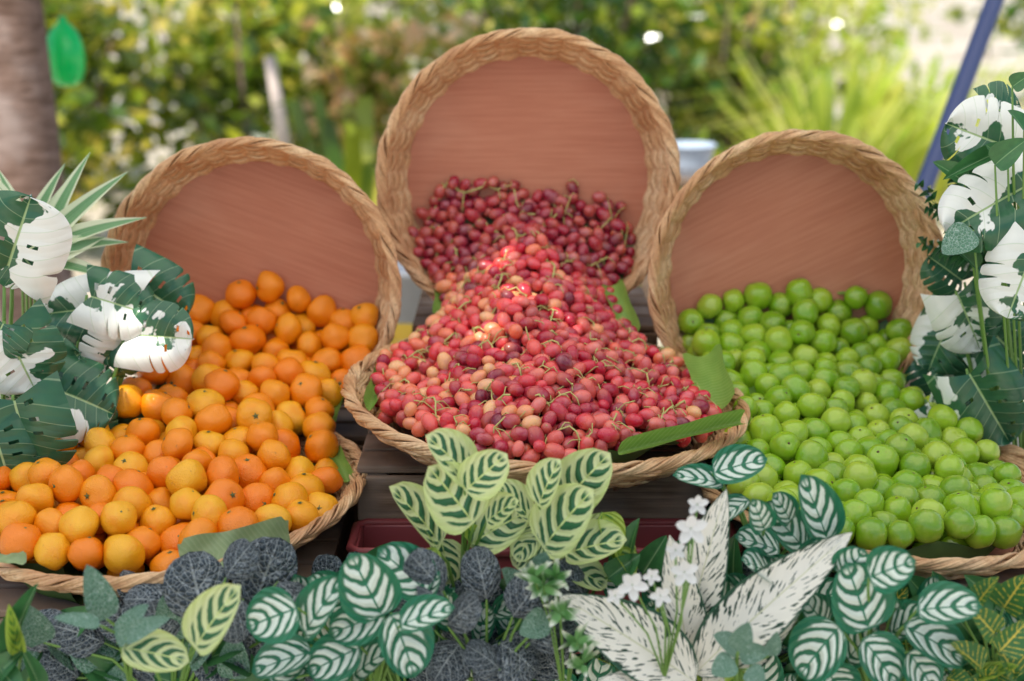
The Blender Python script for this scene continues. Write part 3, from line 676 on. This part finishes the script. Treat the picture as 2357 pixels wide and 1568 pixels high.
plant('striped_leaf_plant', 'large green plant with white striped leaves at the lower right', 'plant', W(2020, 1640, 1.68), [
    ('gw', 2000, 1450, 1958, 1305, 152), ('gw', 2000, 1330, 2098, 1290, 108), ('gw', 1935, 1440, 1830, 1555, 146), ('gw', 1985, 1470, 2075, 1575, 134), ('gw', 2080, 1440, 2235, 1515, 126), ('gw', 2110, 1405, 2255, 1385, 116), ('gw', 1940, 1330, 1990, 1270, 100), ('gw', 2090, 1500, 2160, 1590, 116), ('gw', 1900, 1540, 1960, 1620, 116), ('gw', 2060, 1400, 2010, 1320, 100, 1.71), ('gw', 2050, 1460, 2120, 1400, 100, 1.71), ('gw', 1950, 1520, 2010, 1440, 110, 1.70), ('gw', 1900, 1440, 1860, 1380, 90, 1.72), ('gw', 2200, 1540, 2150, 1460, 90, 1.71)], 1.66)
plant('fittonia', 'slate grey net veined plant at the lower left below the mandarins', 'plant', W(400, 1650, 1.72), [
    ('fit', 400, 1385, 288, 1370, 96), ('fit', 470, 1430, 440, 1290, 150), ('fit', 580, 1400, 640, 1262, 145), ('fit', 240, 1480, 130, 1430, 105), ('fit', 200, 1440, 140, 1560, 115), ('fit', 380, 1480, 350, 1400, 105), ('fit', 460, 1480, 560, 1560, 125), ('fit', 300, 1520, 240, 1620, 115), ('fit', 560, 1470, 480, 1540, 115), ('fit', 420, 1560, 330, 1600, 115), ('fit', 640, 1340, 720, 1400, 105), ('fit', 520, 1330, 560, 1260, 90),
    ('fit', 330, 1450, 240, 1400, 105), ('fit', 540, 1440, 620, 1500, 115), ('fit', 560, 1380, 500, 1470, 105), ('fit', 180, 1560, 110, 1500, 105), ('fit', 350, 1400, 300, 1320, 80), ('fit', 620, 1420, 690, 1360, 90), ('fit', 420, 1540, 500, 1600, 100), ('sage', 100, 1480, 60, 1400, 70)], 1.74, spread=.04)
plant('fittonia', 'slate grey net veined plant at the bottom centre', 'plant', W(1120, 1660, 1.70), [
    ('fit', 1100, 1500, 1090, 1345, 170), ('fit', 1060, 1480, 990, 1560, 120), ('fit', 1150, 1480, 1250, 1540, 145), ('fit', 1120, 1380, 1100, 1270, 95), ('fit', 1040, 1400, 980, 1340, 95), ('sage', 1210, 1400, 1170, 1310, 90), ('sage', 1240, 1350, 1250, 1280, 75), ('fit', 1220, 1480, 1300, 1420, 105), ('fit', 1290, 1560, 1230, 1470, 105), ('fit', 1000, 1450, 930, 1400, 105),
    ('fit', 1180, 1420, 1240, 1340, 105), ('fit', 1080, 1560, 1000, 1500, 125), ('fit', 1180, 1600, 1130, 1500, 135), ('fit', 1020, 1360, 960, 1290, 95), ('fit', 1150, 1540, 1090, 1480, 90, 1.68), ('sage', 1260, 1420, 1200, 1460, 70, 1.67), ('fit', 1030, 1440, 1080, 1380, 90, 1.68)], 1.72, spread=.04)
plant('sage_leaf_sprig', 'sage green sprig rising beside the left crate', 'plant', W(300, 1580, 1.64), [
    ('sage', 245, 1425, 205, 1308, 72), ('sage', 270, 1480, 330, 1390, 72), ('sage', 230, 1440, 125, 1415, 40), ('sage', 290, 1470, 380, 1420, 50)], 1.63)
plant('pale_striped_leaf_sprig', 'two pale cream striped leaves above the slate plant at lower left', 'plant', W(400, 1640, 1.62), [
    ('cream', 448, 1492, 532, 1355, 116), ('cream', 280, 1490, 432, 1515, 104)], 1.61)
plant('dark_leaf_sprig', 'dark green pointed leaves in the bottom left corner', 'plant', W(30, 1640, 1.64), [
    ('dark', 20, 1510, 60, 1360, 55), ('yg', 45, 1500, 20, 1400, 40), ('dark', 0, 1540, 50, 1600, 60), ('dark', -10, 1560, 40, 1500, 60), ('dark', 90, 1580, 60, 1500, 40)], 1.64)
plant('speckled_leaf_plant', 'large white leaved plant with dark blotches at the bottom right of centre', 'plant', W(1590, 1640, 1.70), [
    ('speck', 1600, 1570, 1310, 1368, 165, 1.67), ('speck', 1570, 1500, 1655, 1150, 125, 1.73), ('speck', 1600, 1550, 1935, 1225, 150, 1.69), ('speck', 1590, 1560, 1550, 1260, 110, 1.72), ('speck', 1620, 1600, 1830, 1400, 100, 1.71), ('speck', 1570, 1610, 1400, 1560, 110, 1.66)], 1.70, stemw=.004, jit=.05, up=.45)
t = thing('white_flower_sprig', 'white flowers standing left of the speckled leaves', 'flowers', W(1530, 1560, 1.66)); sb = MB()
for (fx, fy, sz) in ((1590, 1215, 90), (1455, 1345, 84), (1575, 1315, 80), (1520, 1370, 60), (1605, 1160, 60), (1555, 1265, 56), (1500, 1325, 50), (1415, 1370, 50)):
    y = 1.64 + random.uniform(-.015, .015); c0 = W(fx, fy, y); sb.tube([t.location, (t.location + c0) / 2 + Vector((.01, .01, 0)), c0], .0014, 5)
    e = thing('flower', None, None, (0, 0, 0)); e.parent = t; e.location = c0 - t.location
    for q in range(5):
        an = q * 2 * math.pi / 5 + fx; L = sz * .85 / FPX
        d = Vector((math.cos(an), -.25, math.sin(an))).normalized(); Z = Vector((0, -1, .6)); Z = (Z - d * Z.dot(d)).normalized(); X = d.cross(Z)
        o = link('petal', LM['petal']); o.parent = e
        o.matrix_local = Matrix(((X.x * L * .6, d.x * L, Z.x * L, 0), (X.y * L * .6, d.y * L, Z.y * L, 0), (X.z * L * .6, d.z * L, Z.z * L, 0), (0, 0, 0, 1)))
sb.build('stem', M_STEM, t)
N = NT('white_tipped_spike'); u, v, a = uvs(N); M_SPIKE = N.fin(N.mix(N.step(v, .45, .9), (.14, .34, .1), (.85, .88, .76)), .5, translucent=.15)
LM['spike'] = leaf_mesh('leaf', M_SPIKE, lance, 6, 3, fold=.1, droop=-.1)
sp = []
for cx, cy in ((1250, 1350), (1290, 1410), (1330, 1480), (1230, 1330), (1340, 1530), (1280, 1330)):
    for q in range(12):
        an = random.uniform(0, 6.28); L = random.uniform(35, 62); sp.append(('spike', cx, cy, cx + L * math.cos(an), cy + L * math.sin(an) * .8 - 8, 19))
plant('white_tipped_spiky_plant', 'small spiky green plant with white tips at the bottom centre', 'plant', W(1300, 1620, 1.66), sp, 1.66, stemw=.0012, jit=.6)
plant('clover_sprig', 'round green clover leaves beneath the speckled plant', 'plant', W(1700, 1640, 1.63), [
    ('sage', 1700, 1500, 1650, 1460, 62), ('sage', 1700, 1500, 1720, 1440, 58), ('sage', 1700, 1505, 1770, 1500, 52), ('sage', 1770, 1510, 1790, 1460, 40), ('sage', 1690, 1520, 1640, 1550, 60), ('sage', 1720, 1540, 1760, 1580, 60), ('yg', 1700, 1540, 1690, 1600, 60)], 1.63)
plant('croton', 'green croton with yellow veins in the bottom right corner', 'plant', W(2300, 1650, 1.68), [
    ('crot', 2310, 1400, 2357, 1330, 76), ('crot', 2220, 1420, 2160, 1350, 76), ('crot', 2250, 1390, 2290, 1330, 50), ('crot', 2290, 1460, 2240, 1400, 66), ('crot', 2300, 1500, 2370, 1430, 76), ('crot', 2260, 1540, 2200, 1480, 66), ('crot', 2290, 1560, 2350, 1520, 66), ('crot', 2240, 1600, 2290, 1540, 66), ('yg', 2250, 1560, 2340, 1530, 40), ('crot', 2180, 1560, 2240, 1590, 66), ('crot', 2340, 1560, 2300, 1480, 66)], 1.68)
plant('leafy_ground_plant', 'dark green leaves filling the gap at the far lower left', 'plant', W(350, 1700, 1.74), fill(['dark', 'dark', 'fit', 'sage'], 60, 640, 1420, 1600, 60, 70, 110), 1.76)
plant('leafy_ground_plant', 'mixed leaves filling the gap under the red trough', 'plant', W(950, 1700, 1.76), fill(['dark', 'gw', 'fit', 'gw'], 640, 1400, 1340, 1600, 95, 75, 115), 1.78)
plant('leafy_ground_plant', 'mixed leaves behind the speckled plant', 'plant', W(1650, 1700, 1.78), fill(['dark', 'gw', 'gw', 'yg', 'fit'], 1380, 1900, 1340, 1600, 85, 70, 110), 1.79)
plant('leafy_ground_plant', 'dark green leaves filling the gap at the far lower right', 'plant', W(2150, 1700, 1.76), fill(['dark', 'crot', 'dark', 'gw'], 1880, 2400, 1370, 1600, 80, 70, 110), 1.77)
plant('trailing_leaf_sprig', 'slate and dark leaves reaching up in front of the red trough', 'plant', W(1500, 1500, 1.82), [
    ('fit', 1500, 1350, 1480, 1255, 80), ('dark', 1520, 1370, 1560, 1250, 76), ('gw', 1430, 1380, 1400, 1300, 80), ('dark', 1690, 1370, 1680, 1250, 76), ('gw', 1540, 1400, 1500, 1330, 90), ('fit', 1720, 1400, 1700, 1310, 90), ('dark', 1480, 1320, 1530, 1240, 64), ('fit', 830, 1390, 800, 1290, 84), ('fit', 760, 1390, 740, 1300, 90), ('dark', 850, 1340, 900, 1250, 70), ('dark', 1620, 1380, 1640, 1270, 70), ('gw', 1580, 1380, 1550, 1300, 80)], 1.83)
plant('variegated_monstera', 'white and green monstera at the left edge beside the mandarins', 'plant', (-.93, 2.2, .0), [
    ('mon', 10, 640, 70, 450, 210, 2.12), ('mong', 30, 560, 100, 650, 140, 2.13), ('monw', 10, 750, 85, 915, 190, 2.08), ('mong', 10, 740, -30, 820, 130, 2.08),
    ('mon', 330, 700, 60, 720, 150, 2.22), ('monw', 200, 680, 360, 725, 140, 2.20), ('mong', 290, 640, 440, 730, 160, 2.28), ('monw', 290, 770, 445, 780, 150, 2.20), ('mong', 320, 740, 170, 790, 140, 2.24), ('monw', 300, 760, 220, 875, 140, 2.21),
    ('mong', 110, 890, 275, 950, 180, 2.14), ('monw', 150, 910, 240, 1040, 150, 2.16), ('mong', 30, 910, 80, 1120, 220, 2.04), ('mong', -20, 980, 40, 1150, 190, 2.02), ('mong', 90, 890, 180, 810, 150, 2.18), ('mong', 60, 900, 20, 980, 150, 2.12), ('mong', 120, 770, 200, 860, 120, 2.24), ('monw', 60, 1010, 140, 1120, 120, 2.10)], 2.15, stemw=.004, up=.15, jit=.2)
plant('striped_blade_plant', 'plant with long white edged blades at the upper left', 'plant', (-.95, 2.45, .0), [
    ('blade', 70, 600, 25, 335, 44, 2.35), ('blade', 90, 600, 162, 368, 44, 2.35), ('blade', 80, 590, 240, 395, 48, 2.33), ('blade', 90, 590, 268, 470, 50, 2.33), ('blade', 80, 590, 258, 525, 48, 2.31), ('blade', 60, 590, -30, 420, 48, 2.33), ('blade', 90, 610, 255, 600, 44, 2.31), ('blade', 70, 600, 30, 400, 44, 2.37), ('blade', 80, 590, 200, 415, 46, 2.36), ('blade', 80, 600, 215, 550, 54, 2.30), ('blade', 60, 620, 130, 430, 48, 2.36), ('blade', 50, 600, 100, 400, 44, 2.38)], 2.33, stemw=.003, jit=.35)
plant('variegated_monstera', 'white and green monstera at the right edge beside the jujubes', 'plant', (1.0, 2.3, .0), [
    ('monw', 2340, 345, 2170, 285, 160, 2.2), ('monw', 2380, 420, 2165, 530, 170, 2.15), ('monw', 2390, 550, 2310, 745, 170, 2.1), ('monw', 2200, 670, 2270, 825, 145, 2.25), ('mong', 2225, 850, 2340, 1045, 180, 2.2), ('monw', 2130, 920, 2260, 1010, 130, 2.26), ('mong', 2200, 720, 2120, 860, 140, 2.35),
    ('mong', 2290, 640, 2367, 540, 150, 2.3), ('mong', 2280, 760, 2370, 850, 170, 2.28), ('mong', 2220, 650, 2140, 590, 110, 2.32), ('monw', 2270, 260, 2360, 240, 120, 2.22), ('mong', 2190, 880, 2110, 800, 130, 2.4), ('mong', 2290, 900, 2380, 1000, 160, 2.3), ('mon', 2250, 640, 2340, 710, 130, 2.28), ('mong', 2170, 900, 2130, 990, 120, 2.42), ('mong', 2260, 820, 2200, 900, 130, 2.33), ('mong', 2300, 480, 2240, 400, 120, 2.34), ('mong', 2330, 700, 2290, 820, 130, 2.32)], 2.2, stemw=.004, up=.15, jit=.2)
rl = [('dark', 2290, 380, 2357, 320, 60, 2.1), ('dark', 2330, 200, 2370, 170, 40, 2.1), ('dark', 2300, 350, 2180, 400, 36, 2.15), ('sage', 2240, 530, 2170, 580, 70, 2.12), ('dark', 2220, 420, 2160, 370, 45, 2.2), ('dark', 2320, 380, 2280, 330, 60, 2.12), ('dark', 2250, 620, 2200, 560, 40, 2.2), ('dark', 2357, 300, 2330, 250, 50, 2.1)]
plant('leafy_climber', 'dark oval leaves climbing among the right edge monstera', 'plant', (.98, 2.35, .0), rl, 2.2, stemw=.0025)
fr = []
for (x0, y0_, x1, y1_) in ((2250, 560, 2120, 430), (2240, 520, 2140, 480), (2230, 480, 2190, 390), (2250, 600, 2120, 560), (2290, 640, 2250, 560)):
    for q in range(10):
        f = q / 9; x = x0 + (x1 - x0) * f; y = y0_ + (y1_ - y0_) * f; L = 34 * (1 - f * .6)
        for sgn in (-1, 1):
            dx, dy = (x1 - x0), (y1_ - y0_); l = math.hypot(dx, dy); nx, ny = -dy / l * sgn, dx / l * sgn
            fr.append(('small', x, y, x + (nx + dx / l * .5) * L, y + (ny + dy / l * .5) * L, 12, 2.3))
plant('fern', 'fine green fern fronds beside the right basket rim', 'plant', W(2290, 660, 2.32), fr, 2.3, stemw=.0006)
for (kk, bx, by, by_, tx, ty, ty_, wd, lb, up) in [
    ('banana', 1655, 945, 2.15, 1615, 805, 2.31, 92, 'bright banana leaf piece standing at the right of the grapes', 0.0),
    ('banana', 1705, 972, 2.04, 1435, 1032, 1.925, 34, 'curled banana leaf strip along the front right rim of the grape basket', .4),
    ('banana', 1455, 775, 2.40, 1408, 650, 2.50, 56, 'banana leaf edge at the right side of the grape spill', .2),
    ('banana', 1015, 730, 2.47, 1022, 655, 2.53, 46, 'banana leaf edge at the left side of the grape spill', .2),
    ('banana', 850, 945, 2.12, 885, 835, 2.28, 34, 'banana leaf edge at the left rim of the grape basket', .5),
    ('bananag', 415, 1290, 1.775, 668, 1235, 1.835, 80, 'grey green banana leaf folded over the front rim below the mandarins', .1),
    ('banana', 800, 1110, 2.08, 765, 1030, 2.16, 36, 'banana leaf edge right of the mandarins', .8),
    ('banana', 745, 1010, 2.24, 790, 870, 2.36, 36, 'banana leaf between mandarins and upright basket', .6),
    ('bananag', -20, 1290, 1.80, 60, 1285, 1.80, 24, 'banana leaf tip at the far left of the mandarin basket', .8),
    ('banana', 1745, 920, 2.27, 1655, 870, 2.34, 50, 'banana leaf left of the jujube slope', .8),
    ('banana', 1925, 668, 2.502, 1995, 655, 2.502, 30, 'banana leaf edge above the jujubes', .2),
    ('banana', 2350, 1200, 1.94, 2330, 1170, 2.0, 30, 'banana leaf bit at the right rim of the jujube basket', .8)]:
    o = place(LM[kk], W(bx, by, by_), W(tx, ty, ty_), wd * 2.2 / FPX, None, 'banana_leaf', up=up, jit=.05); tag(o, lb, 'leaf')
# ------------------------------------------------------------------ background
def leafquads(mb, c, rad, n, size, shape=1.0):
    rng = random
    for _ in range(n):
        while True:
            p = Vector((rng.uniform(-1, 1), rng.uniform(-1, 1), rng.uniform(-1, 1)))
            if .25 < p.length < 1: break
        lump = .75 + .5 * mnoise.noise(p.normalized() * 2.3 + Vector(c))
        p = Vector((p.x * rad[0], p.y * rad[1], p.z * rad[2])) * lump + Vector(c)
        if p.z < .03: p.z = rng.uniform(.03, .3)
        d = Vector((rng.gauss(0, 1), rng.gauss(0, 1), rng.gauss(0, .7))).normalized(); e = d.orthogonal().normalized()
        e = (Matrix.Rotation(rng.uniform(0, 6.28), 3, d) @ e); L = size * rng.uniform(.5, 1.5); Wd = L * .32 * shape
        b = len(mb.v); k = d.cross(e) * L * .08
        mb.v += [p, p + d * L * .45 + e * Wd + k, p + d * L, p + d * L * .45 - e * Wd + k]; mb.f.append((b, b + 1, b + 2, b + 3))
def shrub(x, y, rx, ry, h, n, mat, size, label):
    t = thing('shrub', label, 'shrub', (x, y, 0), 'shrubs growing behind the stall')
    mb = MB(); leafquads(mb, (x, y, h * .52), (rx, ry, h * .58), n, size); mb.build('foliage', mat, t, smooth=False)
    mb = MB()
    for k in range(7):
        a = random.uniform(0, 6.28); mb.tube([(x + .05 * math.cos(a), y + .05 * math.sin(a), 0), (x + rx * .3 * math.cos(a), y + ry * .3 * math.sin(a), h * .4), (x + rx * .6 * math.cos(a), y + ry * .6 * math.sin(a), h * .85)], [.02, .013, .004], 6)
    mb.build('branch', M_BARK, t)
shr = [(-2.3, 7.0, .8, .6, 1.7, 1300, F_MID, .11, 'mid green shrub behind the tree trunk at the left'),
       (-1.35, 7.4, .85, .6, 1.45, 1300, F_MID, .11, 'leafy shrub above the upright mandarin basket'),
       (-.55, 7.2, .7, .6, 1.25, 1000, F_DRY, .11, 'shrub with dry leaves left of the tallest basket'),
       (.25, 7.8, .9, .6, 1.8, 1600, F_DARK, .11, 'dark green shrub directly behind the tallest basket'),
       (1.15, 8.4, .8, .6, 1.5, 1000, F_MID, .11, 'green shrub right of the tallest basket'),
       (-3.2, 8.8, 1.2, .8, 2.4, 1700, F_DARK, .13, 'tall dark shrub at the far left'),
       (-1.6, 9.8, 1.3, .8, 2.5, 1700, F_YEL, .13, 'tall yellow green shrub at the back left'),
       (.2, 10.6, 1.4, .8, 2.6, 1700, F_MID, .13, 'tall shrub at the back centre'),
       (2.5, 12.5, 1.4, .9, 1.9, 1400, F_YEL, .13, 'bright yellow green shrub at the back right'),
       (4.1, 9.5, .9, .8, 2.2, 1500, F_DARK, .13, 'dark shrub in the far upper right corner'),
       (5.6, 14.5, 1.6, 1, 3.0, 1500, F_MID, .15, 'tall shrub behind the blue pole'),
       (2.4, 19.0, 2.6, 1, 3.0, 1500, F_YEL, .17, 'distant sunlit shrub at the right'),
       (-1.5, 15.5, 2.6, 1, 3.4, 2000, F_MID, .15, 'distant shrub at the centre left'),
       (-5.2, 13.0, 2.0, 1, 3.4, 1800, F_DARK, .15, 'distant dark shrub at the left')]
for a_ in shr: shrub(*a_)
def tuft(x, y, h, n, mat, label, spread=.5, wd=.03):
    t = thing('grass_clump', label, 'grass clump', (x, y, 0), 'long leaved clumps behind the stall'); mb = MB()
    for _ in range(n):
        a = random.uniform(0, 6.28); L = h * random.uniform(.6, 1.1); s = random.uniform(.1, 1) * spread; d = Vector((math.cos(a), math.sin(a), 0)); e = Vector((-math.sin(a), math.cos(a), 0)) * wd * random.uniform(.5, 1)
        b0 = Vector((x, y, 0)) + d * random.uniform(0, .25); P_ = [b0, b0 + d * s * .3 + Vector((0, 0, L * .5)), b0 + d * s * .8 + Vector((0, 0, L * .85)), b0 + d * s * 1.5 + Vector((0, 0, L * .8))]
        b = len(mb.v)
        for i, p in enumerate(P_):
            f = (1, .9, .6, .1)[i]; mb.v += [p - e * f, p + e * f]
        for i in range(3): mb.f.append((b + 2 * i, b + 2 * i + 1, b + 2 * i + 3, b + 2 * i + 2))
    mb.build('blades', mat, t, smooth=True)
tuft(1.75, 7.8, 1.1, 120, F_YEL, 'bright yellow green clump of arching leaves right of centre', .8, .035)
tuft(2.5, 8.8, .95, 110, F_YEL, 'sunlit clump of long leaves left of the blue pole', .9, .035)
tuft(1.4, 9.4, 1.3, 150, F_DRY, 'dry tipped clump of long leaves behind the bright clump', .7)
tuft(-.62, 5.6, 1.0, 16, F_MID, 'broad leaved plant left of the tallest basket', .45, .07)
tuft(.75, 6.2, .75, 90, F_MID, 'low green clump beside the pale basin', .5)
mb = MB()
for _ in range(1500):
    p = Vector((random.uniform(-4, 4), random.uniform(3.2, 12), .012)); a = random.uniform(0, 6.28); L = random.uniform(.03, .07); d = Vector((math.cos(a), math.sin(a), random.uniform(-.1, .3))) * L; e = Vector((-math.sin(a), math.cos(a), 0)) * L * .35
    b = len(mb.v); mb.v += [p, p + d * .5 + e, p + d + Vector((0, 0, .02)), p + d * .5 - e]; mb.f.append((b, b + 1, b + 2, b + 3))
tag(mb.build('leaf_litter', F_DRY, smooth=False), 'dry leaves scattered over the ground', 'leaf litter', kind='stuff')
# tree at the left
tr = thing('shade_tree', 'tree with pale brown trunk at the upper left edge', 'tree', (-1.42, 4.1, 0))
mb = MB(); pts = []; rr = []
for i in range(15):
    z = i * .25; pts.append((-1.42 + .02 * math.sin(z * 2) - .03 * z * .2, 4.1 - .01 * z, z)); rr.append(.115 - .008 * i * .35)
mb.tube(pts, rr, 20); mb.build('trunk', M_BARK, tr)
topp = Vector(pts[-1])
for ex in ((-.6, 4.6, 4.4), (-1.2, 3.6, 4.5), (-2.3, 4.6, 4.9), (-1.0, 5.4, 4.9)):
    mb = MB(); e = Vector(ex); mb.tube([topp - Vector((0, 0, .2)), topp.lerp(e, .4) + Vector((0, 0, .15)), e], [.05, .03, .01], 8); mb.build('limb', M_BARK, tr)
mb = MB(); leafquads(mb, (-1.7, 4.6, 4.6), (1.3, 1.1, .8), 1500, .12, 1.3)
mb.build('crown', F_MID, tr, smooth=False)
# unseen white canopy added above the stall to diffuse the sun
cn = thing('sun_diffuser_canopy', 'unseen white cloth canopy on slate blue poles, added to soften sun over stall', 'canopy', (0, .6, 0))
holes = [(W(1145, 590, 2.45), .024), (W(1195, 690, 2.33), .030), (W(1120, 745, 2.27), .024), (W(1175, 810, 2.19), .016), (W(420, 925, 2.25), .034), (W(340, 955, 2.22), .022), (W(1290, 735, 2.29), .016)]  # openings shaped to drop sun patches on grapes and mandarins
mb = MB(); X0, X1, Y0, Y1 = -2.3, 2.3, -.5, 3.1; nx, ny = 230, 180
def cz(x, y): return 2.72 - .14 * abs(x) ** 1.3 * .6 + .012 * math.sin(y * 7) * math.cos(x * 5)
for i in range(nx + 1):
    for j in range(ny + 1):
        x = X0 + (X1 - X0) * i / nx; y = Y0 + (Y1 - Y0) * j / ny; mb.v.append(Vector((x, y, cz(x, y))))
for i in range(nx):
    for j in range(ny):
        a = i * (ny + 1) + j; p = (mb.v[a] + mb.v[a + ny + 2]) / 2; skip = False
        for c0, r0 in holes:
            dd = p - c0; t_ = dd.dot(SUN); q = dd - SUN * t_
            if q.length < r0 * (1 + .45 * math.sin(3 * math.atan2(q.y, q.x) + c0.x * 40)): skip = True; break
        if not skip: mb.f.append((a, a + ny + 1, a + ny + 2, a + 1))
mb.build('diffuser_cloth', M_CLOTH, cn)
for (x, y) in ((-2.2, -.4), (2.2, -.4), (-2.2, 3.0), (2.2, 3.0)):
    m = MB(); m.tube([(x, y, 0), (x, y, cz(x, y) - .02)], .02, 12); m.build('pole', M_POLE, cn)
t = thing('hanging_bottle', 'bright green plastic bottle hanging right of the tree trunk', 'bottle', W(156, 200, 4.35)); L0 = t.location
mb = MB(); mb.lathe([(0, 0), (.026, .004), (.044, .02), (.055, .05), (.058, .09), (.053, .13), (.040, .163), (.022, .185), (.012, .193), (.012, .208), (0, .21)], 28, L0); mb.build('bottle_body', M_GRNP, t)
mb = MB(); mb.tube([L0 + Vector((0, 0, .21)), L0 + Vector((-.03, 0, 1.2)), (-1.2, 4.25, 3.6)], .002, 5); mb.build('string', M_STEM, t)
p0, p1 = W(2128, 430, 3.5), W(2290, 0, 3.7); d = (p1 - p0)
t = thing('canopy_pole', 'slanted slate blue metal pole at the right', 'pole', p0 - d * (p0.z / d.z)); mb = MB(); mb.tube([p0 - d * (p0.z / d.z), p0, p1, p1 + d * 2.2], .023, 12); mb.build('pole_tube', M_POLE, t)
mb = MB(); b0 = t.location; mb.lathe([(0, .0), (.06, .0), (.06, .008), (.03, .02), (0, .02)], 20, b0); mb.build('foot_plate', M_POLE, t)
p0, p1 = W(655, 335, 6.0), W(620, 130, 6.0); d = p1 - p0; m = MB(); m.tube([p0 - d * (p0.z / d.z), p0, p1], [.035, .03, .022], 8); tag(m.build('wooden_stake', M_STAKE), 'pale wooden stake leaning among the shrubs', 'stake')
bz = W(1585, 400, 4.5); t = thing('side_table', 'small wooden table behind the baskets carrying the pale basin', 'table', (bz.x, 4.5, 0))
m = MB(); m.box((bz.x, 4.5, bz.z - .012), (.3, .3, .024)); m.build('table_top', M_WOOD, t, smooth=False)
for sx in (-1, 1):
    for sy in (-1, 1):
        m = MB(); m.box((bz.x + sx * .12, 4.5 + sy * .12, (bz.z - .026) / 2), (.03, .03, bz.z - .028)); m.build('leg', M_WOOD, t, smooth=False)
m = MB(); z0 = bz.z + .001; m.lathe([(0, 0), (.045, 0), (.060, .04), (.072, .09), (.080, .095), (.075, .101), (.056, .05), (.04, .01), (0, .008)], 32, (bz.x - .0, 4.45, z0)); tag(m.build('basin', M_BLUEW), 'pale blue plastic basin right of the tallest basket', 'basin')
q = W(955, 600, 3.7); m = MB(); m.lathe([(0, 0), (.10, 0), (.13, q.z - .02), (.14, q.z - .02), (.14, q.z), (.125, q.z), (.10, .02), (0, .02)], 32, (q.x, 3.7, 0)); tag(m.build('plastic_bin', M_WHITE), 'white plastic bin behind the crates left of the grapes', 'bin')
q = W(915, 765, 3.3); m = MB(); m.lathe([(0, 0), (.06, 0), (.08, q.z - .02), (.088, q.z - .02), (.088, q.z), (.075, q.z), (.055, .02), (0, .02)], 32, (q.x, 3.3, 0)); tag(m.build('plastic_bucket', M_YELP), 'yellow plastic bucket behind the crates left of the grapes', 'bucket')
print('objects', len(bpy.data.objects))
